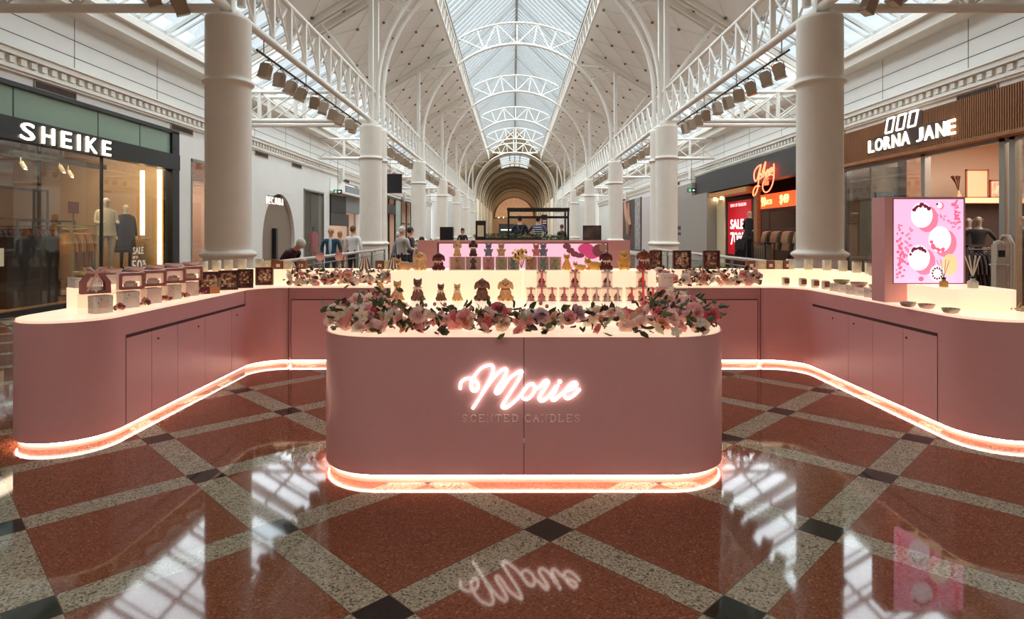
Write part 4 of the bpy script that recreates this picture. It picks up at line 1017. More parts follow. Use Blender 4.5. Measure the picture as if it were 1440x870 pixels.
# script logo on the front
YF = 3.826
def LP(p): return (PX(600+p[0]/5.143,YF), YF-.012, PZ(490+p[1]/5.143,YF))
lg = MB()
st = [[(243,292),(250,240),(300,212),(355,228),(374,268),(358,302),(328,295),(322,250),(350,190),(395,140),(450,117),(482,130),(470,190),(430,270),(385,350),(332,432)],
      [(385,350),(450,255),(520,172),(565,142),(580,165),(548,225),(508,285),(500,318),(530,310),(590,225),(640,180),(688,158),(675,205),(625,285),(570,370),(545,415),(575,425),(640,375),(690,320),(735,265),(770,250)],
      [(770,250),(732,262),(698,305),(690,345),(718,365),(755,342),(782,295),(770,250)],[(782,292),(815,275),(845,238),(868,228)],
      [(845,238),(868,226),(880,243),(862,275),(828,325),(812,355),(822,374),(850,370),(890,332),(932,270)],[(950,258),(930,300),(908,342),(906,366),(928,368),(972,328),(1005,300)],
      [(1015,300),(1060,285),(1084,258),(1070,240),(1035,258),(1002,300),(995,338),(1015,358),(1050,345),(1085,315),(1108,288)]]
for s_ in st: lg.tube([LP((p.x,p.y)) for p in cr([(x,y,0) for x,y in s_], 5)], .0088, n=8)
lg.ell(LP((860,238)), (.016,.010,.014), n=10); lg.ell(LP((962,236)), (.013,.010,.013), n=10)
lg.build('script_logo', emis('logo_white', (255,248,236), 2.4), Ic)
st2 = MB(); K = 1/5.143
def letter(ch, x, w, y0=478, y1=528):
    h = y1-y0; A = {'S':[[(.95,.2),(.8,.04),(.45,0),(.12,.1),(.1,.32),(.5,.5),(.9,.66),(.9,.9),(.5,1),(.15,.93),(.05,.78)]],'C':[[(.95,.2),(.75,.03),(.45,0),(.1,.2),(.02,.5),(.1,.8),(.45,1),(.78,.97),(.98,.78)]],
     'E':[[(.15,0),(.15,1)],[(.0,0),(.9,0),(.93,.2)],[(.15,.5),(.7,.5)],[(.0,1),(.93,1),(.97,.78)]],'N':[[(.1,1),(.1,0),(.9,1),(.9,0)],[(-.05,0),(.15,0)],[(0,1),(.22,1)],[(.78,0),(1.02,0)]],
     'T':[[(.5,0),(.5,1)],[(.03,.18),(.05,0),(.95,0),(.97,.18)],[(.35,1),(.65,1)]],'D':[[(.15,0),(.15,1)],[(0,0),(.5,0),(.9,.2),(.98,.5),(.9,.8),(.5,1),(0,1)]],
     'A':[[(.05,1),(.5,0),(.95,1)],[(.25,.62),(.76,.62)],[(-.05,1),(.2,1)],[(.8,1),(1.08,1)]],'L':[[(.15,0),(.15,1)],[(0,0),(.32,0)],[(0,1),(.93,1),(.97,.75)]]}[ch]
    for s_ in A: st2.tube([((lambda q: (q[0], YF-.0015, q[2]))(LP((x+u*w, y0+v*h)))) for u,v in s_], .0030, n=5)
x = 258
for ch in 'SCENTED': letter(ch, x, 40 if ch != 'S' else 34); x += 60
st2.build('tagline_word', mat('tagline_pink', (255,228,220), .4), Ic); st2 = MB()
x = 712
for ch in 'CANDLES': letter(ch, x, 40 if ch != 'S' else 34); x += 60
st2.build('tagline_word', mat('tagline_pink', (255,228,220), .4), Ic)

# ------------------------------------------------------------------ risers
def riser(label, poly, z0, z1, lip=True):
    o = MB().prism(dedupe(poly), z0+.001, z1).build('riser_box', M_riser); tag(o, label, 'riser', 'backlit acrylic risers'); return o
def boxpoly(x0,y0,x1,y1): return [(x0,y0),(x1,y0),(x1,y1),(x0,y1)]
ZR1, ZR2 = 1.19, 1.10
riser('glowing cream riser box on the centre counter, left half', boxpoly(-1.17,5.9,.088,6.38), ZT, ZR1)
riser('glowing cream riser box on the centre counter, right half', boxpoly(.092,5.9,1.36,6.38), ZT, ZR1)
riser('glowing cream riser strip along the outer edge of the left counter', [(-3.46,5.15),(-3.46,7.4)]+fillet(-3.16,7.4,.3,180,90,6)+[(-2.67,7.7),(-2.67,7.97)]+fillet(xo+.35,YB1-.35,.33,90,180,8)+[(xo+.02,5.15)], ZT, ZR2)
riser('glowing cream riser strip along the back counter', boxpoly(-2.66,7.7,2.915,7.97), ZT, ZR2)
riser('glowing cream riser strip along the outer edge of the right counter', [(2.92,7.97),(2.92,7.7),(3.5,7.7)]+fillet(3.5,7.4,.3,90,0,6)+[(3.8,5.84),(4.06,5.84)]+fillet(ro-.35,YB1-.35,.33,0,90,8), ZT, ZR2)
riser('glowing cream riser block in front of the big pink screen', fillet(3.62,5.02,.1,180,270,6)+fillet(3.92,4.98,.1,270,360,6)+[(4.04,5.5),(3.50,5.5)], ZT, ZR2)

# ------------------------------------------------------------------ screens
t = thing('screen_display', 'tall pink block with a glowing pink candle screen on the right counter', 'screen', (3.73,5.7,ZT))
MB().box((-.37,-.1,.001),(.36,.1,.955)).build('housing', M_pink, t)
MB().box((-.305+.01,-.1045,.17),(.345,-.1,.94)).build('screen_frame', mat('frame_plum', (110,44,60), .5), t)
SX0, SX1, SZ0, SZ1 = -.29, .34, .176, .934
MB().box((SX0,-.106,SZ0),(SX1,-.1045,SZ1)).build('screen', emis('screen_pink', (246,172,206), .95), t)
def SP(u, v): return (SX0+(SX1-SX0)*u, SZ1-(SZ1-SZ0)*v)     # u right, v down
def sdisc(mb, u, v, ru, rv, y, mi=0, n=28):
    c = SP(u,v); mb.add([(c[0]+ru*(SX1-SX0)*math.cos(2*PI*i/n), y, c[1]+rv*(SZ1-SZ0)*math.sin(2*PI*i/n)) for i in range(n)], [tuple(range(n))], False, mi)
E_ = [emis('scr_side', (232,120,150), .85), emis('scr_cream', (250,236,226), .95), emis('scr_maroon', (116,28,52), .6), emis('scr_white', (238,232,246), .98), emis('scr_coral', (240,96,128), .85), emis('scr_peach', (250,190,140), .9)]
sb = MB(); rn = random.Random(11)
for (u, v, r, top) in ((.40,.19,.155,3),(.66,.48,.16,1),(.36,.70,.155,3)):
    sdisc(sb, u+.075, v+.045, r*1.03, r*1.02, -.1066, 0); sdisc(sb, u, v, r, r*.97, -.1072, top)
    a0 = {.40:2.6,.66:-2.9,.36:2.7}[u]
    for k in range(11):
        a = a0 - k*.2 if u != .66 else a0 + k*.17
        sdisc(sb, u+r*.82*math.cos(a)+rn.uniform(-.01,.01), v-r*.8*math.sin(a)+rn.uniform(-.012,.012), rn.uniform(.016,.034), rn.uniform(.014,.03), -.1076-.0002*k, 2 if u != .66 else 4, 7)
sdisc(sb, .62, .885, .105, .1, -.1072, 3)
for k in range(12): a = k*.52; sdisc(sb, .62+.068*math.cos(a), .885-.065*math.sin(a), .017, .014, -.1078, 2, 6)
sdisc(sb, .80, .78, .11, .13, -.1070, 5)
for (u0, v0, u1, v1, n, c) in ((.07,.30,.12,.95,26,4),(.22,.35,.20,.62,14,0),(.86,.02,.93,.30,18,4),(.63,.18,.95,.36,16,0),(.03,.92,.2,.6,10,4),(.1,.6,.16,.8,12,4)):
    for k in range(n):
        f_ = k/n; sdisc(sb, u0+(u1-u0)*f_+rn.uniform(-.045,.045), v0+(v1-v0)*f_+rn.uniform(-.015,.015), rn.uniform(.012,.026), rn.uniform(.010,.02), -.1078-.00005*k, c, 7)
sdisc(sb, .67,.08,.05,.045,-.1070,0); sdisc(sb,.655,.075,.036,.035,-.1074,3); sdisc(sb,.62,.06,.018,.015,-.1078,2,6)
sdisc(sb, .39,.95,.04,.03,-.1070,4,8)
sb.build('screen_picture', E_, t)
t = thing('screen_display', 'long low pink display block with a wide lilac screen on the back counter', 'screen', (.15,7.82,ZR2))
def bx_(px): return PX(px,7.55)-.15
MB().box((bx_(587),-.27,-.17),(bx_(886),-.125,.365)).build('housing', M_pink, t)
MB().box((bx_(615),-.274,-.12),(bx_(855),-.27,.335)).build('screen_frame', mat('frame_plum', (110,44,60), .5), t)
MB().box((bx_(617.5),-.276,-.11),(bx_(853),-.274,.325)).build('screen', emis('screen_lilac', (224,178,200), .75), t)
sb = MB(); 
def wd(px, py, rx, rz, mi, y=-.2768, n=14): sb.add([(bx_(px)+rx*math.cos(2*PI*i/n), y, PZ(py,7.55)-ZR2+rz*math.sin(2*PI*i/n)) for i in range(n)], [tuple(range(n))], False, mi)
for px, py, rx, rz, mi in ((797,346,.05,.035,0),(802,352,.05,.035,0),(808,357,.05,.035,0),(815,359,.06,.03,0),(824,350,.1,.07,1),(832,357,.09,.06,1),(842,352,.08,.08,0),(848,348,.05,.05,2)): wd(px,py,rx,rz,mi,-.2768-.0001*px/10)
sb.build('screen_picture', [emis('lil_brown', (104,50,56), .55), emis('lil_magenta', (176,54,100), .7), emis('lil_olive', (120,84,70), .6)], t)
# ------------------------------------------------------------------ flowers
def rose_mesh(seed):
    rn = random.Random(seed); mb = MB()
    def petal(ring, a, r, h, w, tilt, curl):
        n, m = 4, 4; vs = []
        for j in range(m+1):
            v = j/m
            for i in range(n+1):
                u = -1+2*i/n; hw = w*math.sin(PI*(.18+.62*v))*1.05
                rad = r*(.25+.75*v) + tilt*v*v - .10*r*abs(u)*v + curl*(v**3)*.4
                ang = a+u*hw; z = h*v - curl*.5*v**4 - .12*h*u*u*v
                vs.append((rad*math.cos(ang), rad*math.sin(ang), z))
        mb.add(vs, [(j*(n+1)+i, j*(n+1)+i+1, (j+1)*(n+1)+i+1, (j+1)*(n+1)+i) for j in range(m) for i in range(n)], True, 1 if ring < 2 else 0)
    for ring, (k, r, h, w, t, c) in enumerate(((3,.20,.84,1.0,.0,.0),(4,.38,.80,.88,.03,.04),(5,.58,.70,.80,.10,.12),(6,.78,.54,.72,.18,.22))):
        off = rn.uniform(0,6)
        for q in range(k): petal(ring, off+q*2*PI/k+rn.uniform(-.1,.1), r*rn.uniform(.92,1.08), h*rn.uniform(.92,1.05), w, t, c)
    mb.ell((0,0,.42), (.17,.17,.28), n=8)
    return mb.mesh('rose_petals')
def daisy_mesh():
    mb = MB()
    for q in range(5):
        a = q*2*PI/5; M = Matrix.Rotation(a,4,'Z') @ Matrix.Rotation(-.35,4,'Y')
        mb.ell((.55,0,.1), (.48,.36,.07), n=8, M=M)
    return mb.mesh('open_petals')
ROSES = [rose_mesh(1), rose_mesh(2), rose_mesh(3), daisy_mesh()]
FC = {'cream':(248,234,216),'blush':(248,214,206),'pink':(242,178,176),'deep':(220,112,124),'green':(206,210,182),'peach':(240,188,160),'white':(240,234,226),'mauve':(206,168,180)}
def petal_mat(name, col):
    m = mat(name, col, .6, noise=.05, nscale=30); nt = m.node_tree; b = nt.nodes['Principled BSDF']; o = nt.nodes['Material Output']
    tr = nt.nodes.new('ShaderNodeBsdfTranslucent'); tr.inputs[0].default_value = lin(col)+(1,); mx = nt.nodes.new('ShaderNodeMixShader'); mx.inputs[0].default_value = .45
    nt.links.new(b.outputs[0], mx.inputs[1]); nt.links.new(tr.outputs[0], mx.inputs[2]); nt.links.new(mx.outputs[0], o.inputs[0]); return m
FM = {k: petal_mat('petal_'+k, v) for k, v in FC.items()}
FH = {k: petal_mat('heart_'+k, v) for k, v in {'cream':(240,196,160),'blush':(236,160,156),'pink':(222,112,122),'deep':(176,52,70),'peach':(232,140,112),'mauve':(184,112,132),'white':(236,214,190),'green':(190,196,150)}.items()}
FMESH = {}
def bloom(parent, loc, r, col, kind, tilt):
    key = (kind, col)
    if key not in FMESH:
        me = ROSES[kind].copy(); me.materials.clear(); me.materials.append(FM[col]); me.materials.append(FH.get(col, FM[col])); FMESH[key] = me
    o = link('rose' if kind < 3 else 'blossom', FMESH[key], parent); o.location = loc; o.scale = (r,r,r*.95)
    o.rotation_euler = (tilt[0], tilt[1], random.uniform(0,6)); return o
def leaf_into(mb, p, d, L, w, mi):
    d = Vector(d).normalized(); u = d.cross(Vector((random.uniform(-1,1),random.uniform(-1,1),random.uniform(.2,1)))).normalized(); nrm = d.cross(u)
    p = Vector(p); mb.add([p, p+d*L*.35+u*w-nrm*.0, p+d*L*.75+u*w*.7+nrm*L*.05, p+d*L-nrm*L*.12, p+d*L*.75-u*w*.7+nrm*L*.05, p+d*L*.35-u*w, p+d*L*.4-nrm*w*.35, p+d*L*.75-nrm*w*.25],
        [(0,1,6),(1,2,7,6),(2,3,7),(0,6,5),(6,7,4,5),(7,3,4)], False, mi)
def garland(label, path, count, rmin, rmax, depth, height, zb, seed, facing):
    """path: list of (x,y) along the counter edge; depth: how far inwards; facing(i): outward normal"""
    rn = random.Random(seed); random.seed(seed); P = [Vector((x,y,0)) for x,y in path]
    L = [0]
    for a, b in zip(P, P[1:]): L.append(L[-1]+(b-a).length)
    def at(s):
        for i in range(len(P)-1):
            if s <= L[i+1]: f = (s-L[i])/(L[i+1]-L[i]); p = P[i].lerp(P[i+1], f); d = (P[i+1]-P[i]).normalized(); return p, Vector((d.y,-d.x,0))
        d = (P[-1]-P[-2]).normalized(); return P[-1], Vector((d.y,-d.x,0))
    c = at(L[-1]/2)[0]
    t = thing('flower_garland', label, 'flowers', (c.x,c.y,zb), 0)
    cols = ['cream','blush','pink','pink','green','peach','white','pink','blush','mauve','deep','cream','blush','cream']
    placed = []
    tries = 0
    while len(placed) < count and tries < count*80:
        tries += 1
        s = rn.uniform(0, L[-1]); p, n = at(s); f = rn.random(); r = rn.uniform(rmin, rmax)
        q = p - n*(f*depth-.01) ; z = r*.55 + rn.random()*height*(.25+.75*math.sin(PI*min(1,f+.25)))
        v = Vector((q.x,q.y,z))
        if any((v-w).length < (r+rw)*.52 for w, rw in placed): continue
        placed.append((v, r))
        tl = .25+.9*(1-f); kind = rn.choice([0,1,2,0,1,2,3]); col = rn.choice(cols) if kind < 3 else rn.choice(['green','white','cream'])
        tx = -n.y*-tl; ty = n.x*tl
        bloom(t, (v.x-c.x, v.y-c.y, v.z-r*.3), r, col, kind, (tl*(-n.y), tl*n.x))
    mb = MB()
    for k in range(int(L[-1]*125)):
        p, n = at(rn.uniform(0,L[-1])); f = rn.uniform(-.12,1); q = p-n*(f*depth); z = max(.012, rn.uniform(.0,height*1.25))
        d = n*rn.uniform(.1,1)+Vector((rn.uniform(-.9,.9),rn.uniform(-.9,.9),rn.uniform(-.25,.9)))
        if f < .05: d.z = rn.uniform(-.5,.6)
        d.z = max(d.z, (0.01-z)/.05 if f > 0 else -1)
        leaf_into(mb, (q.x-c.x,q.y-c.y,z), d, rn.uniform(.05,.09), rn.uniform(.014,.025), 0 if rn.random() < .6 else (1 if rn.random() < .5 else 2))
    for k in range(int(L[-1]*60)):                   # small filler buds
        p, n = at(rn.uniform(0,L[-1])); f = rn.uniform(-.04,1); q = p-n*(f*depth); z = rn.uniform(.02,height*1.3); mb.ell((q.x-c.x,q.y-c.y,z), (.013,.013,.015), n=6, mi=3)
    mb.build('foliage', [M_leaf, M_leaf2, mat('leaf_plum', (72,40,40), .6), mat('bud_pink', (216,150,150), .6)], t, kind='stuff')
    return t
edL = [(-1.24,5.15),(-1.24,4.3)]+fillet(-1.24+.40,3.85+.40,.40,180,270,8)+[(-.62,3.85)]
edM = [(-.61,3.85),(.75,3.85)]
edR = [(.76,3.85)]+fillet(1.38-.40,3.85+.40,.40,270,360,8)+[(1.38,4.3),(1.38,5.15)]
garland('rose garland with pale blossoms around the left front corner of the centre counter', edL, 99, .042, .066, .36, .12, ZT, 5, None)
garland('rose garland along the middle of the centre counter front, above the script logo', edM, 88, .040, .064, .36, .12, ZT, 12, None)
garland('rose garland with deep pink blooms around the right front corner of the centre counter', edR, 99, .042, .066, .36, .12, ZT, 6, None)
garland('garland of dusty pink roses on the back counter, left of the centre', [(-2.72,7.33),(-1.15,7.33)], 95, .040, .060, .30, .15, ZT, 8, None)
garland('garland of peach and cream roses on the back counter, right of the centre', [(1.72,7.33),(2.93,7.33)], 80, .042, .064, .30, .16, ZT, 9, None)
# ------------------------------------------------------------------ animal candles
def animal_mesh(kind):
    m = MB()
    if kind == 'dog':
        m.ell((0,.01,.30),(.27,.24,.31)); m.ell((0,-.06,.42),(.19,.16,.22)); m.ell((0,-.03,.72),(.25,.22,.23)); m.ell((0,-.22,.67),(.12,.1,.085))
        for s in (-1,1): m.ell((s*.27,-.02,.66),(.075,.11,.19),rot=(-s*.22,'Y')); m.ell((s*.11,-.22,.17),(.07,.075,.19)); m.ell((s*.12,-.29,.05),(.08,.1,.05)); m.ell((s*.25,-.08,.12),(.12,.18,.13))
        m.ell((0,0,.95),(.06,.05,.05))
    elif kind == 'cat':
        m.ell((0,.03,.27),(.25,.23,.28)); m.ell((0,-.03,.45),(.16,.14,.24)); m.ell((0,-.04,.76),(.19,.165,.165)); m.ell((0,-.19,.72),(.075,.05,.05))
        for s in (-1,1):
            m.tube([(s*.12,-.03,.84),(s*.145,-.03,.93),(s*.165,-.03,1.0)],[.075,.045,.012],n=8); m.ell((s*.08,-.18,.2),(.055,.06,.2)); m.ell((s*.08,-.24,.04),(.065,.08,.04)); m.ell((s*.2,-.03,.12),(.11,.17,.13))
        m.tube([(.2,.15,.06),(.32,.05,.06),(.28,-.15,.06)],[.05,.045,.03],n=8)
    elif kind == 'catside':
        m.ell((.02,0,.26),(.27,.2,.27)); m.tube([(.0,0,.35),(-.06,0,.6),(-.1,0,.76)],[.2,.15,.1],n=12); m.ell((-.12,0,.78),(.15,.13,.13)); m.ell((-.24,0,.75),(.06,.05,.045))
        for s in (-1,1): m.tube([(-.08,s*.07,.84),(-.07,s*.08,.99)],[.055,.01],n=8); m.ell((-.14,s*.08,.18),(.06,.05,.2)); m.ell((-.2,s*.08,.04),(.09,.055,.04))
        m.tube([(.25,0,.06),(.36,0,.12),(.3,0,.25)],[.05,.04,.03],n=8)
    elif kind == 'crouch':
        m.ell((.1,0,.22),(.36,.2,.22)); m.ell((-.24,-.02,.42),(.17,.15,.15)); m.tube([(-.1,0,.3),(-.24,0,.42)],[.16,.13],n=10); m.ell((-.27,-.14,.38),(.06,.05,.04))
        for s in (-1,1): m.tube([(-.24+s*.09,0,.5),(-.24+s*.11,0,.68)],[.06,.01],n=8); m.ell((-.2,s*.1,.06),(.16,.06,.06)); m.ell((.25,s*.12,.12),(.15,.08,.13))
        m.tube([(.42,0,.1),(.5,0,.25),(.42,0,.42)],[.05,.045,.03],n=8)
    elif kind == 'bear':
        m.ell((0,0,.3),(.25,.22,.28)); m.ell((0,-.02,.7),(.22,.19,.2)); m.ell((0,-.19,.65),(.1,.07,.075))
        for s in (-1,1): m.ell((s*.17,0,.89),(.085,.05,.085)); m.ell((s*.24,-.08,.42),(.08,.1,.15),rot=(s*.4,'Y')); m.ell((s*.16,-.2,.1),(.1,.16,.1)); m.ell((s*.16,-.32,.14),(.085,.05,.1))
    elif kind == 'poodle':
        m.ell((0,.02,.28),(.2,.2,.28)); m.ell((0,-.02,.45),(.15,.15,.2)); m.ell((0,-.02,.72),(.18,.17,.16)); m.ell((0,0,.88),(.15,.14,.13)); m.ell((0,-.19,.68),(.075,.1,.06))
        for s in (-1,1): m.ell((s*.21,.0,.66),(.08,.09,.16)); m.ell((s*.08,-.16,.16),(.05,.06,.17)); m.ell((s*.09,-.2,.05),(.075,.08,.055)); m.ell((s*.16,0,.1),(.1,.15,.11))
    return remeshed(m, 'wax_body', .028)
AN = {k: animal_mesh(k) for k in ('dog','cat','catside','crouch','bear','poodle')}
WAX = {'tan':(222,172,122),'gold':(234,188,132),'brown':(120,78,62),'dark':(84,46,42),'greybrown':(118,84,74),'maroon':(98,30,34),'blue':(138,134,152),'pink':(226,142,142),'green':(176,188,138),'teal':(126,168,164),'caramel':(206,152,104),'orange':(244,186,110),'chestnut':(130,62,42),'amber':(232,180,90),'sand':(214,170,134)}
def wax_mat(k):
    m = mat('wax_'+k, WAX[k], .45, noise=.08, nscale=12); m.node_tree.nodes['Principled BSDF'].inputs['Subsurface Weight'].default_value = .25
    m.node_tree.nodes['Principled BSDF'].inputs['Subsurface Radius'].default_value = (.02,.01,.006); m.node_tree.nodes['Principled BSDF'].inputs['Subsurface Scale'].default_value = 1; return m
ANM = {}
HEAD = {'dog':(0,-.03,.72,.25),'cat':(0,-.04,.76,.19),'catside':(-.12,0,.78,.14),'crouch':(-.24,-.02,.42,.16),'bear':(0,-.02,.7,.2),'poodle':(0,-.02,.72,.18)}
def animal(kind, col, loc, h, label, group, rz=0, ribbon=None, collar=None, name=None):
    top = {'dog':.99,'cat':1.0,'catside':1.0,'crouch':.68,'bear':.97,'poodle':1.0}[kind]; k = h/top
    t = thing(name or {'dog':'dog_candle','cat':'cat_candle','catside':'cat_candle','crouch':'cat_candle','bear':'bear_candle','poodle':'poodle_candle'}[kind], label, 'candle', loc, rz, group)
    key = (kind, col)
    if key not in ANM: me = AN[kind].copy(); me.materials.clear(); me.materials.append(wax_mat(col)); ANM[key] = me
    b = link('wax_body', ANM[key], t); b.scale = (k,k,k); b.location = (0,0,.012*k)
    fx, fy, fz, fr = HEAD[kind]; f = MB()
    if kind == 'catside': f.ell((fx-.18,0,fz-.02),(.02,.03,.02),n=8); [f.ell((fx-.1,s*.11,fz+.03),(.03,.02,.025),n=8) for s in (-1,1)]
    else:
        yy = {'dog':-.325,'cat':-.245,'crouch':-.19,'bear':-.265,'poodle':-.29}[kind]; f.ell((fx,yy,fz-.02),(.045,.03,.032),n=8)
        for s in (-1,1): f.ell((fx+s*fr*.42,fy-fr*.84,fz+fr*.2),(.028,.02,.03),n=8)
    f.build('face', mat('face_dark', (44,22,20), .4), t).scale = (k,k,k)
    if ribbon:
        z = fz-fr*.95; r = MB(); r.tube([(fx+.17*math.cos(a)*1.0, fy+.0+.15*math.sin(a), z) for a in [2*PI*i/16 for i in range(16)]], .035, n=6, closed=True)
        for s in (-1,1): r.ell((fx+s*.1,fy-.17,z+.0),(.1,.035,.055),rot=(s*.3,'Y'),n=8); r.bar((fx+s*.02,fy-.17,z),(fx+s*.09,fy-.21,z-.17),.05,.012)
        r.build('ribbon_bow', ribbon, t).scale = (k,k,k)
    if collar:
        r = MB(); r.tube([(fx+.19*math.cos(a), -.05+.17*math.sin(a), .53) for a in [2*PI*i/16 for i in range(16)]], .02, n=6, closed=True); r.build('collar', collar, t).scale = (k,k,k)
    return t
R_pink = mat('ribbon_pink', (238,190,182), .35); R_cream = mat('ribbon_cream', (240,222,202), .4); R_dark = mat('collar_dark', (70,24,26), .5)
YC = 5.72; gA = 'animal candles on the centre counter'; gB = 'animal candles on the glowing riser'
def cx_(px, Y=YC): return PX(px, Y)
animal('catside','gold',(cx_(538),YC,ZT),.195,'gold cat candle sitting sideways, leftmost on the centre counter',gA)
animal('cat','tan',(cx_(559),YC,ZT),.195,'tan cat candle facing front beside the sideways gold cat',gA)
animal('cat','greybrown',(cx_(587.5),YC,ZT),.215,'grey-brown cat candle with a pale pink bow',gA,0,R_pink)
animal('cat','brown',(cx_(620),YC,ZT),.165,'small dark brown kitten candle with a pale bow',gA,0,R_cream)
animal('cat','gold',(cx_(643),YC,ZT),.165,'small yellow kitten candle with a cream bow',gA,0,R_cream)
animal('dog','brown',(cx_(678),YC,ZT),.21,'large dark brown puppy candle with a collar on the centre counter',gA,0,None,R_dark)
animal('dog','tan',(cx_(711),YC,ZT),.21,'large tan puppy candle with a collar on the centre counter',gA,0,None,mat('collar_rust', (150,74,44), .5))
YU = 6.03
def cu_(px): return PX(px, YU)
animal('crouch','tan',(cu_(567),YU,ZR1),.13,'tan crouching cat candle, leftmost on the glowing riser',gB)
animal('dog','gold',(cu_(591),YU,ZR1),.18,'golden puppy candle on the left of the glowing riser',gB)
animal('dog','maroon',(cu_(617),YU,ZR1),.175,'dark maroon dog candle with a pink bow on the left of the riser',gB,0,R_pink)
animal('cat','orange',(cu_(797),YU,ZR1),.165,'orange cat candle left of its twin in front of the lilac screen',gB)
animal('crouch','amber',(cu_(833),YU,ZR1),.135,'amber cat candle right of its twin in front of the lilac screen',gB)
animal('crouch','orange',(cu_(813),YU-.05,ZR1),.095,'small orange kitten candle between the two orange cats',gB)
animal('dog','maroon',(cu_(852),YU,ZR1),.185,'dark maroon dog candle with a cream bow near the right end of the lilac screen',gB,0,R_cream)
animal('bear','amber',(cu_(877),YU,ZR1),.20,'amber poodle-like candle before the pink end of the screen block',gB)
animal('dog','chestnut',(cu_(905),YU,ZR1),.205,'chestnut brown dog candle, rightmost on the glowing riser',gB,0,R_pink)
# printed show boxes with a bear or poodle on and in them
M_print = mat('speckled_card', (214,206,196), .6)
def speckle(m, base, dots, scale=60, thr=.14):
    nt = m.node_tree; b = nt.nodes['Principled BSDF']; tc = nt.nodes.new('ShaderNodeTexCoord'); v = nt.nodes.new('ShaderNodeTexVoronoi'); v.inputs['Scale'].default_value = scale
    nt.links.new(tc.outputs['Object'], v.inputs['Vector']); lt = nt.nodes.new('ShaderNodeMath'); lt.operation = 'LESS_THAN'; lt.inputs[1].default_value = thr
    nt.links.new(v.outputs['Distance'], lt.inputs[0]); mx = nt.nodes.new('ShaderNodeMix'); mx.data_type = 'RGBA'; mx.inputs[6].default_value = lin(base)+(1,); mx.inputs[7].default_value = lin(dots)+(1,)
    nt.links.new(lt.outputs[0], mx.inputs[0]); nt.links.new(mx.outputs[2], b.inputs['Base Color'])
speckle(M_print, (218,208,200), (110,92,92), 38, .17)
M_print2 = mat('speckled_card_pink', (226,200,196), .6); speckle(M_print2, (230,206,202), (170,110,110), 45, .2)
M_print3 = mat('speckled_card_white', (238,232,226), .6); speckle(M_print3, (240,234,228), (60,48,50), 26, .2)
M_back = petal_mat('backlit_print', (236,214,206))
def clear_box(t, w, d, h, base=None):
    b = MB(); b.box((-w/2,-d/2,.004),(w/2,-d/2+.002,h)); b.box((-w/2,d/2-.002,.004),(w/2,d/2,h)); b.box((-w/2,-d/2,.004),(-w/2+.002,d/2,h)); b.box((w/2-.002,-d/2,.004),(w/2,d/2,h)); b.box((-w/2,-d/2,h),(w/2,d/2,h+.002)); b.build('clear_case', M_acr, t)
    MB().box((-w/2,-d/2,0),(w/2,d/2,.004)).build('base', base or M_print, t)
    MB().box((-w/2+.003,d/2-.006,.004),(w/2-.003,d/2-.003,h-.002)).build('printed_back', M_back, t)
bx = [(643,'tan','poodle','gold','poodle',.155,R_cream),(665.5,'dark','poodle','dark','poodle',.16,R_cream),(687,'pink','bear','blue','bear',.135,None),(705,'green','bear','sand','bear',.135,None),(722,'teal','bear',None,None,0,None),(747,'caramel','bear',None,None,0,None),(764,'teal','bear','blue','bear',.135,None),(781,'green','bear',None,None,0,None)]
names = {'tan':'tan','dark':'dark brown','pink':'pink','green':'pale green','teal':'teal','caramel':'caramel','gold':'gold','blue':'blue-grey','sand':'sandy'}
YBx = 6.12
for px, c1, k1, c2, k2, h2, rb in bx:
    w = .155 if k1 == 'poodle' else .118; side = 'left' if px < 730 else 'right'
    t = thing('show_box', 'clear-fronted speckled candle box holding a %s %s, %s of the yellow flowers' % (names[c1], k1, side), 'box', (PX(px,YBx),YBx,ZR1), 0, 'clear show boxes on the riser')
    clear_box(t, w, .10, .128)
    animal(k1, c1, (PX(px,YBx),YBx-.005,ZR1+.0045), .115, '%s %s candle inside its show box %s of the yellow flowers' % (names[c1], k1, side), 'candles inside show boxes')
    if c2: animal(k2, c2, (PX(px,YBx),YBx,ZR1+.1305), h2, '%s %s candle standing on top of the show box with the %s %s' % (names[c2], k2, names[c1], k1), 'candles on top of show boxes', 0, rb)
animal('bear','pink',(PX(754,YBx+0.0),YBx,ZR1+.1305),.13,'rosy pink bear candle standing on the caramel bear box','candles on top of show boxes')
# yellow bouquet
t = thing('flower_bouquet', 'small bunch of yellow flowers between the show boxes', 'flowers', (PX(733,6.1),6.05,ZR1))
MB().lathe([(.03,0),(.035,.06),(.025,.1),(.0001,.1)], n=14).build('vase', M_acr, t)
FM['yellow'] = petal_mat('petal_yellow', (255,228,130)); random.seed(3)
for k in range(46):
    a = random.uniform(0,6); r = random.uniform(0,.095); bloom(t, (r*math.cos(a), r*.5*math.sin(a)-.03, .10+random.uniform(0,.10)), .019, 'yellow', 3, (random.uniform(.5,1.4),random.uniform(-.6,.6)))
f = MB()
for k in range(9): a = k*.7; f.tube([(0,0,.02),(.05*math.cos(a),.04*math.sin(a),.15)], .002, n=4); f.ell((.06*math.cos(a),.04*math.sin(a),.1+.01*k),(.012,.012,.02),n=6)
f.build('stems', M_leaf, t)
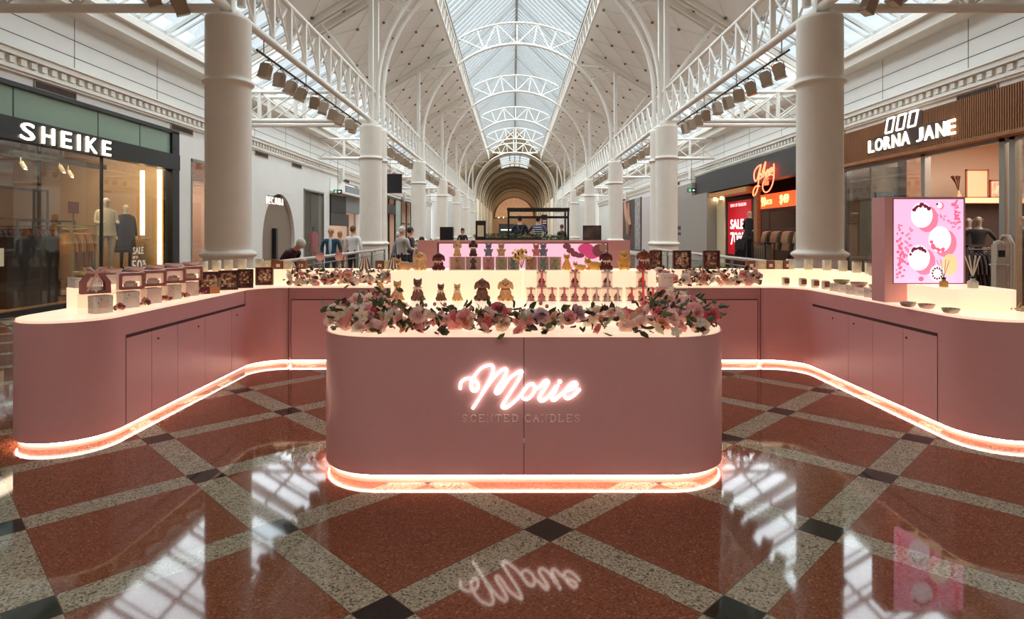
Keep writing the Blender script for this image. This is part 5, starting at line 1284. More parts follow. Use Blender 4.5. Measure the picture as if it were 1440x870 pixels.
# ribboned clear gift boxes
def gift(loc, s, col, label, group, bow=False, rib=None, rz=0, tall=False):
    t = thing('gift_box', label, 'gift box', loc, rz, group); h = s*1.3
    b = MB(); b.box((-s/2,-s/2,.003),(s/2,-s/2+.002,h)); b.box((-s/2,s/2-.002,.003),(s/2,s/2,h)); b.box((-s/2,-s/2,.003),(-s/2+.002,s/2,h)); b.box((s/2-.002,-s/2,.003),(s/2,s/2,h)); b.build('clear_case', M_acr, t)
    MB().box((-s/2,-s/2,0),(s/2,s/2,.003)).build('base', mat('lid_blush', (226,196,188), .4), t)
    MB().box((-s/2-.002,-s/2-.002,h),(s/2+.002,s/2+.002,h+s*.18)).build('lid', mat('lid_blush', (226,196,188), .4), t)
    c = MB(); c.lathe([(s*.36,.004),(s*.38,h*.2),(s*.34,h*.3),(.0001,h*.3)], n=18); c.build('cup', mat('cup_rose', (226,160,152), .4), t)
    c = MB()
    for q in range(3):
        for k in range(7 if q < 2 else 1):
            a = k*.9+q; r = s*(.27,.15,0)[q]; c.ell((r*math.cos(a), r*math.sin(a), h*(.34,.5,.6)[q]),(s*.13,s*.13,s*.12),n=8)
    c.build('rose_dome', col, t)
    rb = rib or mat('ribbon_rose', (206,104,112), .35); w = s*.11
    r = MB(); r.box((-w,-s/2-.006,.0),(w,-s/2-.003,h+s*.18)); r.box((-w,-s/2-.006,h+s*.18+.001),(w,s/2+.004,h+s*.18+.004))
    if bow:
        for q in (-1,1): r.ell((q*s*.2,-.0,h+s*.28),(s*.2,s*.07,s*.1),rot=(q*-.3,'Y'),n=10)
    r.build('ribbon', rb, t); return t
dR = mat('dome_red', (176,22,34), .6); dM = mat('dome_maroon', (120,28,40), .6); dS = mat('dome_slate', (84,62,78), .6); dP = mat('dome_coral', (232,92,88), .6); R_sil = mat('ribbon_silver', (206,186,182), .3)
GY = 5.74; s_ = .09
grp = [(761.5,dR,dM,None,'bright red'),(808,dS,dM,None,'slate-purple'),(853,dM,dM,R_sil,'maroon'),(902,dP,dR,mat('ribbon_coral', (226,84,80), .35),'coral')]
for px, m1, m2, rb, nm in grp:
    x = PX(px, GY)
    for q, dx in enumerate((-1,0,1)):
        gift((x+dx*(s_+.008),GY+(.0 if dx else -.03),ZT), s_ if dx == 0 else s_*.92, m1 if dx == 0 else m2, 'clear ribboned gift box of %s roses, %s in the lower row of its stack' % (nm, ('left','middle','right')[q]), 'gift boxes on the centre counter', False, rb if dx == 0 or rb else None)
    gift((x,GY-.02,ZT+s_*1.48+.0065), s_, m1 if nm != 'maroon' else dM, 'clear ribboned gift box on top of the stack of %s gift boxes' % nm, 'gift boxes on the centre counter', True, rb)
# printed carton and jar at the right end
def carton(loc, w, d, h, m, label, group, rz=0, lid=None, name='carton'):
    t = thing(name, label, 'box', loc, rz, group)
    b = MB(); b.box((-w/2,-d/2,0),(w/2,d/2,h)); b.build('body', m, t)
    b = MB(); b.box((-w/2-.001,-d/2-.001,h*.80),(w/2+.001,d/2+.001,h+.001)); b.build('lid', lid or m, t); 
    b = MB(); b.box((-w*.22,-d/2-.002,h*.25),(w*.22,-d/2-.0005,h*.62)); b.build('label_panel', mat('label_blush', (232,206,196), .6), t); return t
carton((PX(936,5.72),5.72,ZT+.1295),.11,.1,.125,M_print2,'speckled pink box stacked at the right end of the gift boxes','boxes at the right end')
carton((PX(936,5.72),5.72,ZT),.15,.11,.128,mat('box_rose', (224,150,142), .5),'rose coloured box under the speckled pink box','boxes at the right end')
def jar(loc, r, h, col, label, group, lid=None, wick=True, name='candle_jar'):
    t = thing(name, label, 'candle', loc, 0, group)
    MB().lathe([(r*.92,0),(r,.01),(r,h),(r*.93,h),(r*.93,h*.72),(.0001,h*.72)], n=20).build('jar', col, t)
    if lid: MB().lathe([(r*1.03,h+.0005),(r*1.03,h+.012),(.0001,h+.014)], n=20).build('lid', lid, t)
    elif wick: MB().tube([(0,0,h*.72),(0,0,h*.86)], .002, n=5).build('wick', R_dark, t)
    return t
M_jar = mat('frosted_jar', (226,214,190), .35); M_jarg = mat('glass_jar_green', (196,206,190), .2); M_woodlid = mat('wood_lid', (150,104,70), .5)
jar((PX(957,5.75),5.75,ZT),.05,.10,M_jarg,'pale green glass candle jar at the right end of the gift boxes','jars',M_woodlid)

# ------------------------------------------------------------------ left counter stock
def tray(loc, rx, rz, h, m, label, group, fill=None):
    t = thing('candle_bowl', label, 'candle', loc, rz, group)
    n = 24; M = Matrix.Scale(1,4); b = MB(); b.lathe([(.5*rx,0),(.8*rx,h*.15),(rx,h*.8),(rx*1.02,h),(rx*.95,h),(rx*.92,h*.75),(.0001,h*.72)], n=n); b.build('bowl', m, t)
    f = MB()
    for k in range(6): a = k*1.05; f.ell((rx*.55*math.cos(a), rx*.55*math.sin(a), h*.8),(rx*.17,rx*.17,h*.14),n=6)
    f.build('petal_topping', fill or mat('topping_brown', (110,70,56), .7), t); return t
def rframe(t, w, h, th, m, y, nm='window_frame', z0=0.0):
    o = [(w/2-th*.2)*1, h]; R_ = th*.9
    def rr_(hw, z0_, z1_, r): 
        p = []
        for cx, cz, a in ((hw-r,z0_+r,270),(hw-r,z1_-r,0),(-hw+r,z1_-r,90),(-hw+r,z0_+r,180)): p += fillet(cx,cz,r,a,a+90,5)
        return p
    A = rr_(w/2, z0, z0+h, R_); B = rr_(w/2-th, z0+th, z0+h-th, R_*.55); n = len(A); b = MB()
    vs = [(x,y,z) for x,z in A]+[(x,y,z) for x,z in B]+[(x,y+.012,z) for x,z in A]+[(x,y+.012,z) for x,z in B]
    fs = []
    for i in range(n): j = (i+1)%n; fs += [(i,j,n+j,n+i),(2*n+i,3*n+i,3*n+j,2*n+j),(i,2*n+i,2*n+j,j),(n+i,n+j,3*n+j,3*n+i)]
    b.add(vs, fs, False); return b.build(nm, m, t)
M_dusty = mat('dusty_pink_card', (168,104,102), .5)
def window_box(loc, w, d, h, label, group, rz=0):
    t = thing('window_box', label, 'box', loc, rz, group)
    b = MB(); b.box((-w/2,-d/2,0),(w/2,d/2,.004)); b.box((-w/2,-d/2,0),(-w/2+.003,d/2,h)); b.box((w/2-.003,-d/2,0),(w/2,d/2,h)); b.box((-w/2,-d/2,h-.004),(w/2,d/2,h)); b.build('carton', mat('blush_card', (232,206,200), .55), t)
    rframe(t, w, h, .024, M_dusty, -d/2-.012)
    MB().lathe([(w*.26,.005),(w*.28,h*.35),(.0001,h*.36)], n=16).build('candle_cup', R_cream, t)
    MB().lathe([(.03,h*.36),(.045,h*.42),(.02,h*.5),(.0001,h*.52)], n=10).build('candle_flower', FM['blush'], t)
    return t
def lump(loc, r, label, group, cols):
    t = thing('dried_flower_posy', label, 'flowers', loc, 0, group); rn = random.Random(int(loc[1]*1000)); b = MB()
    for k in range(26): a = rn.uniform(0,6.28); q = r*math.sqrt(rn.random()); h = rn.uniform(.012,r*1.6*(1-q/r*.6)); b.ell((q*math.cos(a),q*math.sin(a),h),(.013,.013,.012),n=6,mi=k%3)
    b.build('flower_heads', cols, t)
    b = MB()
    for k in range(7): a = k*.9; b.tube([(r*.7*math.cos(a),r*.7*math.sin(a),0.002),(r*.2*math.cos(a),r*.2*math.sin(a),r)], .002, n=4)
    b.build('stems', M_leaf2, t); return t
posy = [mat('posy_pink', (206,96,112), .7), mat('posy_plum', (120,62,80), .7), mat('posy_gold', (206,170,110), .7)]
# acrylic shelf bridging the lower boxes
FR = -PI/2+.0
def LX(px, Y): return PX(px, Y)
row = []
ysL = [4.87, 5.22, 5.55, 5.88, 6.2]
o = MB().box((-.12,0,0),(.12,1.9,.006)).build('acrylic_shelf', M_acr); 
for q in (0.02,.48,.95,1.4,1.86): MB().box((-.12,q-.003,-.145),(.12,q+.003,0)).build('acrylic_leg', M_acr, o)
o.location = (-3.26, 4.78, ZT+.146); tag(o, 'clear acrylic shelf bridging the printed boxes on the left counter', 'shelf')
ang = 1.05
for k, y in enumerate(ysL):
    carton((-3.25,y,ZT),.13,.11,.135,[M_print,M_print,M_print2,M_print,M_print2][k],'grey speckled carton on the left counter, %s along from its rounded end' % ORD[k].replace('nearest','first'),'speckled cartons on the left counter',ang,None)
    lump((-3.21,y+.165,ZT),.045,'small posy of dried pink flowers on the left counter, %s from its rounded end' % ORD[k].replace('nearest','first'),'dried posies on the left counter',posy)
    if k: window_box((-3.25,y+.03,ZT+.153),.19,.11,.14,'candle box with a dusty pink rounded window frame, %s from the bow-topped bag' % ORD[k-1].replace('nearest','first'),'pink window boxes on the left counter',.75)
# bow-topped bag
t = thing('gift_bag', 'pink house-shaped window gift bag with a pale bow at the counter end', 'gift bag', (-3.30,4.88,ZT+.153), .75)
b = MB(); P6 = [(-.1,0),(.1,0),(.098,.09),(.055,.155),(-.055,.155),(-.098,.09)]
for y in (-.05,.046): b.add([(x,y,z) for x,z in P6]+[(x,y+.004,z) for x,z in P6]+[(x*.62,y,.025+z*.68) for x,z in P6]+[(x*.62,y+.004,.025+z*.68) for x,z in P6], [f for i in range(6) for f in ((i,(i+1)%6,12+(i+1)%6,12+i),(6+i,18+i,18+(i+1)%6,6+(i+1)%6))])
b.box((-.1,-.05,0),(.1,.05,.003)); b.add([(-.1,-.05,0),(-.1,.05,0),(-.098,.05,.09),(-.098,-.05,.09),(-.055,.05,.155),(-.055,-.05,.155)],[(0,1,2,3),(3,2,4,5)]); b.add([(.1,-.05,0),(.1,.05,0),(.098,.05,.09),(.098,-.05,.09),(.055,.05,.155),(.055,-.05,.155)],[(0,1,2,3),(3,2,4,5)])
b.build('bag', M_dusty, t)
MB().lathe([(.05,.004),(.055,.05),(.0001,.05)], n=16).build('candle_cup', R_cream, t)
b = MB()
for q in (-1,1): b.tube([(0,0,.16),(q*.035,-.01,.20),(q*.075,-.01,.205),(q*.05,-.01,.165),(0,0,.16)], .011, n=6)
b.tube([(0,-.055,.155),(-.03,-.058,.08),(-.06,-.056,.02)], .007, n=6).tube([(0,-.055,.155),(.04,-.058,.08)], .007, n=6); b.build('bow', R_pink, t)
# top row on the left riser
M_kraft = mat('cream_card', (216,196,160), .6); M_olivebowl = mat('bowl_olive', (176,168,112), .4); M_pinkbowl = mat('bowl_pink', (212,172,166), .4)
for k in range(6):
    y = 5.2+k*.34
    carton((-3.6,y,ZR2),.2,.15,.085,M_print2 if k else M_print,'speckled blush tray box on the left riser, %s from the counter end' % ORD[k].replace('nearest','first'),'tray boxes on the left riser',1.0,M_print2 if k else M_print)
    tray((-3.6,y,ZR2+.0865),.085,0,.045,M_olivebowl if k == 0 else M_pinkbowl,'shallow candle bowl on a tray box, %s from the left counter end' % ORD[k].replace('nearest','first'),'candle bowls on the left riser')
for k, (x, y) in enumerate(((-3.62,7.22),(-3.56,7.42),(-3.5,7.6),(-3.40,7.76),(-3.22,7.84),(-3.02,7.85),(-2.68,7.85))):
    t = jar((x,y,ZR2),.05 if k != 5 else .05,.125,M_jar if k != 5 else mat('amber_jar', (128,86,52), .3),('frosted cream candle jar on the left riser, %s from the tray boxes' % ORD[k].replace('nearest','first')) if k != 5 else 'amber brown candle jar among the frosted jars','candle jars on the left riser')
def wood_box(x, y, z, w, h, rz, label, group, cols, name='picture_box'):
    t = thing(name, label, 'box', (x,y,z), rz, group); b = MB(); f_ = .02
    for a in ((-w/2,-.03,0,w/2,.03,f_),(-w/2,-.03,h-f_,w/2,.03,h),(-w/2,-.03,f_,-w/2+f_,.03,h-f_),(w/2-f_,-.03,f_,w/2,.03,h-f_)): b.box(a[:3],a[3:])
    b.build('wooden_frame', mat('box_mahogany', (78,30,26), .4), t)
    MB().box((-w/2+f_,.018,f_),(w/2-f_,.028,h-f_)).build('back_panel', M_kraft, t)
    rn = random.Random(int((x+9)*1000)); b = MB()
    for i in range(6):
        for j in range(6): b.ell((-w/2+f_*1.2+(w-2.4*f_)*(i+rn.uniform(.2,.8))/6, rn.uniform(-.004,.01), f_*1.2+(h-2.4*f_)*(j+rn.uniform(.2,.8))/6),(w*rn.uniform(.05,.09),.012,h*rn.uniform(.05,.08)),n=8,mi=rn.randrange(len(cols)))
    b.build('dried_flower_filling', cols, t); return t
fill = [mat('fill_rose', (206,140,132), .7), mat('fill_cream', (232,210,180), .7), mat('fill_rust', (158,84,58), .7), mat('fill_plum', (110,60,62), .7)]
for k, (px, y, w) in enumerate(((294,6.62,.2),(321,6.86,.2),(345,7.1,.17),(372,7.50,.2))):
    x = PX(px,y) ; wood_box(x, y, ZT, w, .215, .55-.12*k, 'mahogany framed box of dried flowers by the left corner, %s along' % ORD[k].replace('nearest','first'), 'framed flower boxes on the left counter', fill)
t = thing('amber_block', 'maroon and amber candle block lying before the framed flower boxes', 'candle', (-3.16,6.43,ZT), .7)
MB().box((-.1,-.04,0),(-.005,.04,.07)).build('maroon_half', mat('block_maroon', (92,30,34), .4), t); MB().box((-.005,-.04,0),(.09,.04,.07)).build('amber_half', mat('block_amber', (196,128,84), .4), t)
t = thing('greeting_card', 'folded grey card standing behind the candle block', 'card', (-3.3,6.62,ZT), .6); b = MB(); b.add([(-.06,0,0),(.04,0,0),(.02,.0,.13),(-.05,0,.14),(-.06,.04,0),(.04,.04,0),(.02,.02,.13),(-.05,.02,.14)],[(0,1,2,3),(7,6,5,4),(0,3,7,4),(1,5,6,2),(3,2,6,7)]); b.build('card', mat('card_grey', (190,180,160), .6), t)

# ------------------------------------------------------------------ back counter and its riser
for k, (px, rw) in enumerate(((922.5,.15),(959.5,.22),(1001,.2))):
    wood_box(PX(px,7.78)+0, 7.80, ZR2, rw, .235, 0, 'mahogany framed flower box on the back riser, %s from the screen block' % ORD[k].replace('nearest','first'), 'framed flower boxes on the back riser', fill)
def paperbag(px, y, label):
    t = thing('paper_bag', label, 'bag', (PX(px,y),y,ZR2), 0, 'striped paper bags'); n = 12
    b = MB(); b.add([(-.07,-.03,0),(.07,-.03,0),(.07,.03,0),(-.07,.03,0),(-.03,-.008,.15),(.03,-.008,.15),(.03,.008,.15),(-.03,.008,.15)],[(0,3,2,1),(4,5,6,7),(0,1,5,4),(1,2,6,5),(2,3,7,6),(3,0,4,7)]); b.build('bag', mat('bag_dark', (74,40,40), .6), t)
    b = MB()
    for q in (-1,0,1): b.add([(q*.045-.012,-.0302,.001),(q*.045+.012,-.0302,.001),(q*.018+.006,-.0085,.149),(q*.018-.006,-.0085,.149)],[(0,1,2,3)])
    b.build('cream_stripes', R_cream, t); b = MB(); b.tube([(-.02,0,.148),(-.015,0,.19),(.015,0,.19),(.02,0,.148)], .004, n=5); b.build('handle', mat('bag_handle', (206,120,110), .5), t)
paperbag(513,7.8,'small dark paper bag with cream stripes nearer the left garland'); paperbag(554,7.8,'small dark paper bag with cream stripes nearer the screen block')
for k, px in enumerate((450,477)):
    t = thing('round_sign', 'round pink card sign on a wire stand, %s of the two' % ('left','right')[k], 'sign', (PX(px,7.8),7.8,ZR2), 0, 'round pink signs')
    MB().lathe([(.0001,0),(.055,0),(.055,.004),(.0001,.004)], n=24, M=Matrix.Translation((0,0,.16)) @ Matrix.Rotation(PI/2,4,'X')).build('disc', mat('sign_pink', (232,176,170), .5), t)
    MB().tube([(0,.006,.22),(.015,.006,.235),(-.015,.006,.235),(0,.006,.22)], .003, n=5).tube([(0,.006,0),(0,.006,.12)], .004, n=5).lathe([(.035,0),(.035,.004),(.0001,.004)], n=14).build('stand', M_alu, t)
def smallbox(px, y, m, k, label, group, w=.1, h=.105): return carton((PX(px,y),y,ZR2),w,.09,h,m,label,group)
for k, (px, m) in enumerate(((378,M_kraft),(393,mat('box_brown', (128,72,50), .6)),(405,M_kraft),(425,MATS['box_brown']),(535,MATS['box_brown']),(545,M_kraft))):
    smallbox(px,7.84,m,k,['cream','brown','cream','brown','brown','cream'][k]+' candle carton on the back riser, %s left of the lilac screen' % ORD[k].replace('nearest','first'),'cartons on the left back riser', .11 if k in (1,3,4) else .085)
for k, (px, y, m) in enumerate(((1055,7.84,MATS['box_brown']),(1070,7.84,M_kraft),(1082,7.84,MATS['box_brown']),(1093,7.84,M_kraft),(1106,7.83,MATS['box_brown']))):
    smallbox(px,y,m,k,['brown','cream','brown','cream','brown'][k]+' candle carton on the back riser, %s right of the framed boxes' % ORD[k].replace('nearest','first'),'cartons on the right back riser')
for k, (x, y) in enumerate(((3.5,7.82),(3.68,7.72),(3.83,7.56),(3.92,7.36),(3.94,7.1),(3.94,6.84))):
    jar((x,y,ZR2),.05,.125,M_jar,'frosted cream candle jar on the right riser, %s from the back' % ORD[k].replace('nearest','first'),'candle jars on the right riser',M_woodlid if k > 3 else None)
for k in range(2):
    carton((3.93,6.55-.3*k,ZR2),.24,.17,.1,M_print,'speckled grey tray box on the right riser, %s the screen' % ('further from','closer to')[k],'tray boxes on the right riser',-.9,M_print); tray((3.93,6.55-.3*k,ZR2+.1015),.085,0,.045,M_pinkbowl,'shallow candle bowl on the right riser, %s the screen' % ('further from','closer to')[k],'candle bowls on the right riser')
# lower row on the right counter
for k, (x, y) in enumerate(((3.28,7.46),(3.42,7.32),(3.47,7.12),(3.49,6.92))):
    t = jar((x,y,ZT),.042,.095,M_jar,'cream candle jar with a dark label on the right counter, %s from the back' % ORD[k].replace('nearest','first'),'labelled jars on the right counter'); 
    MB().box((-.03,-.047,.025),(.03,-.043,.085)).build('dark_label', mat('label_maroon', (104,44,40), .5), t)
for k in range(6):
    y = 6.68-.165*k; carton((3.50,y,ZT),.12,.10,.085,M_print if k%2 == 0 else M_print3,('grey' if k%2 == 0 else 'white')+' spotted carton on the right counter, %s from the back' % ORD[k].replace('nearest','first'),'spotted cartons on the right counter',-1.0)
for k in range(3): tray((3.50,6.60-.33*k,ZT+.0865),.08,0,.045,[M_olivebowl,M_pinkbowl,M_pinkbowl][k],['olive','pink','dusty pink'][k]+' candle bowl on the spotted cartons of the right counter, %s from the back' % ORD[k].replace('nearest','first'),'candle bowls on the spotted cartons')
for k, (px, y) in enumerate(((1277,5.28),(1303,5.14),(1337,4.84))): tray((PX(px,y),y,ZT),.062,0,.04,[mat('bowl_grey', (200,186,170), .4),M_pinkbowl,mat('bowl_grey', (200,186,170), .4)][k],['grey','pink','pale grey'][k]+' candle bowl in front of the pink screen, %s from the left' % ORD[k].replace('nearest','first'),'bowls before the big screen')
def diffuser(loc, col, label, n, rd, sc_=1.0):
    t = thing('reed_diffuser', label, 'diffuser', loc, 0)
    MB().lathe([(.038*sc_,0),(.04*sc_,.05*sc_),(.03*sc_,.06*sc_),(.018*sc_,.065*sc_),(.018*sc_,.08*sc_),(.0001,.08*sc_)], n=20).build('bottle', col, t)
    MB().lathe([(.02*sc_,.0805*sc_),(.02*sc_,.095*sc_),(.0001,.095*sc_)], n=14).build('cap', M_black, t)
    b = MB()
    for k in range(n): a = -.25+.5*k/(n-1); b.tube([(0,0,.09*sc_),(math.sin(a*1.6)*.17*sc_,.01*(k%2),(.09+.18*math.cos(a))*sc_)], rd, n=6)
    b.build('reeds', mat('reed_cream', (232,222,204), .5), t); return t
diffuser((PX(1327,5.2),5.2,ZR2),mat('oil_amber', (216,170,90), .15),'amber reed diffuser in front of the pink screen',4,.003,.85)
diffuser((PX(1368,5.1),5.1,ZR2),mat('glass_cream', (222,214,196), .15),'cream reed diffuser with thick white reeds right of the pink screen',4,.0055,1.0)
b = thing('twig_wreath', 'loose pale twig posy lying on the counter at the right edge', 'flowers', (4.0,4.92,ZT)); q = MB(); rn = random.Random(2)
for k in range(16): a = rn.uniform(0,6.28); q.tube([(0,0,.02),(.1*math.cos(a),.06*math.sin(a),rn.uniform(.01,.08))], .003, n=4); q.ell((.09*math.cos(a),.055*math.sin(a),.03),(.012,.012,.01),n=6)
q.build('twigs', mat('twig_cream', (210,186,160), .7), b)
# ------------------------------------------------------------------ balustrades, people and the hall behind the kiosk
def balustrade(label, x, y0, y1):
    t = thing('balustrade', label, 'railing', (x,y0,0)); L = y1-y0
    MB().tube([(0,0,1.06),(0,L,1.06)], .035, n=12).build('handrail', mat('rail_timber_grey', (176,166,152), .4), t)
    MB().bar((0,0,.93),(0,L,.93),.03,.02).bar((0,0,.06),(0,L,.06),.05,.12).build('rails', M_alu, t)
    n = int(L/1.5)
    for k in range(n+1): MB().box((-.02,k*L/n-.03,.0),(.02,k*L/n+.03,1.03)).build('post', M_alu, t)
    b = MB(); 
    for k in range(n): b.box((-.006,k*L/n+.05,.13),(.006,(k+1)*L/n-.05,.915))
    b.build('glass_panels', M_glass, t)
    for k in range(0,n,2): MB().tube([(.0,k*L/n+.05,.93),(-.0,k*L/n+.5,1.04)], .015, n=6).build('rail_bracket', M_alu, t)
    return t
balustrade('glass balustrade with a rounded handrail on the left behind the kiosk', -4.0, 10.6, 19.2)
balustrade('glass balustrade with a rounded handrail left of centre, further back', -4.0, 21.2, 28.8)
balustrade('glass balustrade with a rounded handrail on the right behind the kiosk', 4.35, 10.6, 19.2)
# standing people (feet on the floor), faces towards -y when rz = 0
C_ = lambda n, c: mat('clothes_'+n, c, .8)
grey_h = mat('hair_silver', (206,200,190), .7); dark_h = mat('hair_dark', (46,34,30), .7); blond_h = mat('hair_blond', (178,150,108), .7); brown_h = mat('hair_brown', (100,70,50), .7)
Ts = C_('trousers_dark', (40,40,46)); Sh = C_('shoes', (40,34,32)); Jn = C_('jeans', (60,72,96))
human('grey-haired person in a dark maroon top bending forward over the balustrade', (-4.62,12.3,0), 1.15, 1.66, [M_skin,C_('maroon',(66,26,34)),Ts,Sh], lean=.85, arms='forward', hair=(grey_h,'short'))
hp = human('fair-haired person in a blue denim jacket and pale shirt walking towards the viewer', (PX(465.5,17.2),17.2,0), .1, 1.68, [M_skin,C_('denim_blue',(30,66,92)),Jn,Sh], arms='down', stride=.12, build=1.15, hair=(blond_h,'short'))
q = MB(); q.ell((0,-.125,1.2),(.045,.03,.24),n=10); q.build('pale_shirt_front', C_('shirt_pale',(178,196,214)), hp)
human('person in a white shirt beside the second left column, seen from behind', (PX(496.5,18.6),18.6,0), PI-.3, 1.76, [M_skin,C_('white_shirt',(214,216,214)),Ts,Sh], build=1.15, hair=(brown_h,'short'))
human('person in a pale patterned dress between the denim jacket and the white shirt', (PX(478,21),21,0), .2, 1.62, [M_skin,C_('beige_pattern',(178,150,126)),C_('brown_skirt',(86,60,50)),Sh], arms='hips', hair=(blond_h,'long'))
human('grey-haired person in a light grey polo shirt right of the second left column', (PX(565,16.8),16.8,0), 2.4, 1.72, [M_skin,C_('grey_polo',(170,166,158)),Ts,Sh], build=1.2, arms='forward', hair=(grey_h,'short'))
human('person in a blue-grey shirt leaning beside the person in the grey polo', (PX(553,17.6),17.6,0), 1.9, 1.6, [M_skin,C_('blue_grey',(112,120,134)),Ts,Sh], lean=.25, arms='forward', hair=(grey_h,'short'))
human('dark-haired person in a dark top just right of the person in the grey polo', (PX(577,18.6),18.6,0), 2.2, 1.72, [M_skin,C_('wine',(74,52,58)),Ts,Sh], hair=(dark_h,'short'))
human('person in a pale pink top sitting close behind the left end of the screen block', (PX(593,15.5),15.5,0), .3, 1.45, [M_skin,C_('pale_pink',(222,184,170)),Ts,Sh], hair=(dark_h,'long'))
# raised cafe deck with planters
DZ = .42
deck = MB().box((-2.6,21.0,.001),(4.0,31.0,DZ)).build('cafe_deck', mat('deck_brown', (96,74,58), .6)); tag(deck, 'raised brown cafe deck in the middle of the hall', 'platform')
t = human('person in a dark sports shirt printed with the number 67, seen from behind', (PX(731,22.2),22.2,DZ), PI, 1.74, [M_skin,C_('navy_jersey',(24,28,46)),Ts,Sh], build=1.2, hair=(dark_h,'short'))
nb = MB(); M3 = frame3((-.13,.165,1.22),(1,0,0),(0,0,1)); M3 = frame3((.13,.172,1.20),(-1,0,0),(0,0,1)); text_into(nb,'67',M3,0,0,.26,.19,.004,bold=.008); nb.build('shirt_number', C_('number_white',(225,225,225)), t)
t = human('person in a navy and white striped shirt and jeans on the cafe deck', (PX(757,22.4),22.4,DZ), PI-.5, 1.72, [M_skin,C_('striped_navy',(54,62,92)),Jn,Sh], build=1.2, arms='hips', hair=(dark_h,'short'))
st_ = MB()
for q in range(4): 
    z = 1.12+q*.075; st_.tube([(.178*math.cos(a)*(1.14 if z > 1.2 else 1.03), .128*math.sin(a)*(1.1), z) for a in [2*PI*i/18 for i in range(18)]], .014, n=5, closed=True)
st_.build('shirt_stripes', C_('stripe_white',(220,222,226)), t)
human('seated-height person in dark clothes behind the left planters', (PX(650.5,21.6),21.6,.42), .2, 1.3, [M_skin,C_('dark_top',(48,36,40)),Ts,Sh], hair=(dark_h,'long'))
human('dark-haired person in a dark coat at the right end of the cafe deck', (PX(790,23),23,DZ), PI+.4, 1.45, [M_skin,C_('coat_dark',(60,54,54)),Ts,Sh], hair=(brown_h,'short'))
for k, (px, y) in enumerate(((680,23.6),(696,26.5),(713,23.4),(778,26.5))):
    t = thing('cafe_chair', 'dark cafe chair on the deck, %s from the left' % ORD[k].replace('nearest','first'), 'chair', (PX(px,y),y,DZ), k*1.1, 'cafe chairs on the deck')
    MB().box((-.22,-.22,.43),(.22,.22,.47)).build('seat', M_blackm, t); MB().tube([(-.2,.2,.47),(-.2,.24,.85),(.2,.24,.85),(.2,.2,.47)], .015).box((-.18,.2,.6),(.18,.225,.8)).build('backrest', M_blackm, t)
    for a in (-.19,.19):
        for c in (-.19,.19): MB().tube([(a,c,0),(a*.9,c*.9,.43)], .014, n=6).build('leg', M_blackm, t)
for k, (px, y) in enumerate(((688,24.6),(705,26.6),(771,24.2))):
    t = thing('cafe_table', 'small round pale cafe table on the deck, %s from the left' % ORD[k].replace('nearest','first'), 'table', (PX(px,y),y+.8,DZ), 0, 'cafe tables on the deck')
    MB().lathe([(.36,.72),(.36,.75),(.0001,.75)], n=24).build('table_top', mat('table_cream', (214,200,180), .4), t); MB().lathe([(.2,0),(.2,.02),(.03,.03),(.03,.72),(.0001,.72)], n=16).build('pedestal', M_blackm, t)
def planter(label, x0, x1, y, z, h, dens=90):
    t = thing('planter_box', label, 'planter', ((x0+x1)/2,y,z)); w = (x1-x0)/2
    MB().box((-w,-.2,0),(w,.2,h)).box((-w-.02,-.22,h),(w+.02,.22,h+.03)).build('box', mat('planter_dark', (66,52,44), .6), t)
    random.seed(int(x0*100)); b = MB()
    for k in range(int(dens*(x1-x0))): leaf_into(b, (random.uniform(-w,w),random.uniform(-.16,.16),h+random.uniform(0,.12)), (random.uniform(-1,1),random.uniform(-1,1),random.uniform(.1,1)), random.uniform(.08,.16), .022, random.randrange(2))
    b.build('foliage', [mat('hedge_green', (70,86,48), .7), mat('hedge_olive', (104,104,62), .7)], t, kind='stuff'); return t
planter('long low planter of green leaves along the front of the cafe deck', PX(668,21), PX(760,21), 21.3, DZ, .96, 130)
planter('shorter planter of mixed foliage right of the long one', PX(764,21), PX(800,21), 21.3, DZ, .9, 130)
t = thing('potted_fern', 'bushy green fern in a dark pot left of the black speaker box', 'plant', (PX(602,14.3),14.3,0)); MB().lathe([(.16,0),(.2,1.1),(.18,1.1),(.18,1.05),(.0001,1.05)], n=20).build('pot', M_blackm, t); b = MB(); random.seed(9)
for k in range(60):
    a = random.uniform(0,6.28); L = random.uniform(.2,.42); e = random.uniform(.25,.9)
    for q in range(5): f = (q+1)/5; leaf_into(b, (L*f*math.cos(a)*.8, L*f*math.sin(a)*.8, .72+.36+L*e*f-.5*L*f*f*(1-e)), (math.cos(a+q),math.sin(a+q),.4), .11, .022, q%2)
b.build('fronds', [mat('fern_green', (62,98,46), .7), mat('fern_dark', (40,66,36), .7)], t)
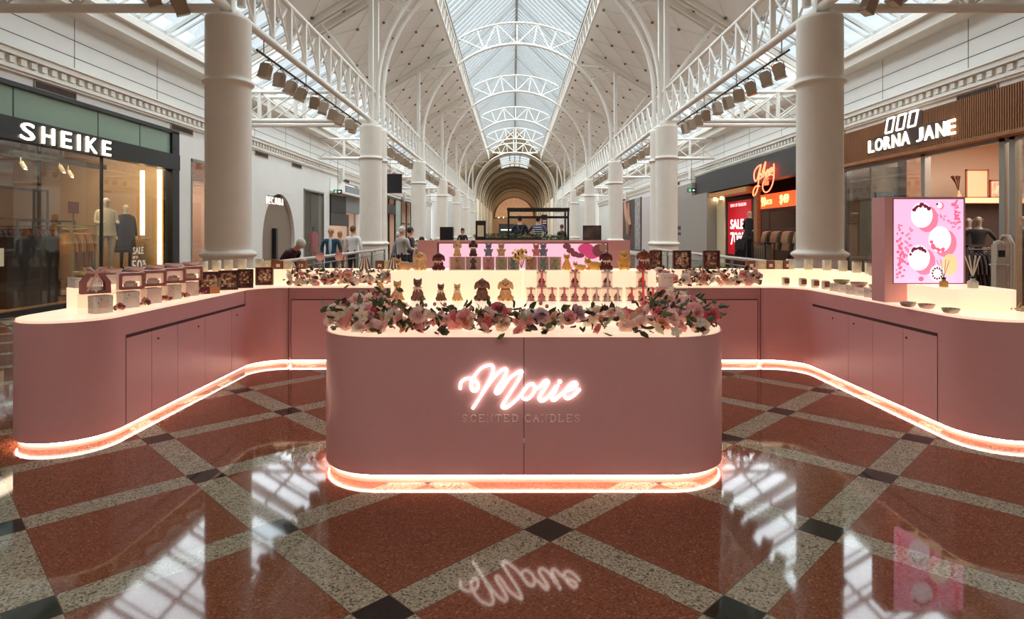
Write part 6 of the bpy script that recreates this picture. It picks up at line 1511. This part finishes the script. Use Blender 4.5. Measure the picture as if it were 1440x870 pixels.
t = thing('speaker_cabinet', 'tall black loudspeaker cabinet between the fern and the columns', 'speaker', (PX(628.5,14.6),14.6,0)); MB().box((-.15,-.14,0),(.15,.14,1.70)).build('cabinet', M_black, t)
MB().box((-.13,-.145,.85),(.13,-.14,1.65)).build('grille', mat('speaker_cloth', (44,42,42), .9), t)
t = thing('black_pavilion_frame', 'open black rectangular pavilion frame in the middle of the hall', 'frame', (PX(756,16.2),16.2,0)); b = MB()
hw = .76
for x in (-hw,hw):
    for y in (-.45,.45): MB().box((x-.022,y-.022,0),(x+.022,y+.022,2.2)).build('post', M_black, t)
b.box((-hw,-.485,2.13),(hw,-.415,2.2)); b.box((-hw,.415,2.13),(hw,.485,2.2)); b.box((-hw-.035,-.45,2.13),(-hw+.035,.45,2.2)); b.box((hw-.035,-.45,2.13),(hw+.035,.45,2.2)); b.box((-hw,-.485,1.93),(hw,-.44,1.99)); b.build('top_rails', M_black, t)
t = thing('menu_board', 'black framed menu board standing left of the cafe deck', 'sign', (PX(676,19.5),19.5,0)); MB().box((-.16,-.03,.0),(.16,.03,1.95)).build('board', M_black, t); MB().box((-.1,-.035,1.45),(.1,-.03,1.8)).build('poster', M_kraft, t)
t = thing('info_screen', 'dark display screen on a black stand right of the pavilion frame', 'screen', (PX(832.5,15),15,0)); MB().box((-.22,-.05,1.37),(.22,.03,1.74)).build('casing', M_black, t); MB().box((-.2,-.055,1.4),(.2,-.05,1.71)).build('screen', mat('info_screen_face', (90,72,66), .3, noise=.7, nscale=5), t); MB().box((-.03,-.02,0),(.03,.02,1.37)).box((-.2,-.2,0),(.2,.2,.02)).build('stand', M_black, t)
t = thing('red_sign', 'small dark red sign board on a post right of the striped person', 'sign', (PX(765.5,27),27,DZ)); MB().box((-.13,-.03,1.2),(.13,.03,1.95)).build('board', mat('sign_dark_red', (96,30,30), .5), t); MB().box((-.02,-.02,0),(.02,.02,1.2)).build('post', M_black, t)
MB().box((-.08,-.035,1.65),(.08,-.031,1.7)).box((-.08,-.035,1.55),(.08,-.031,1.6)).build('white_lines', M_wall, t)
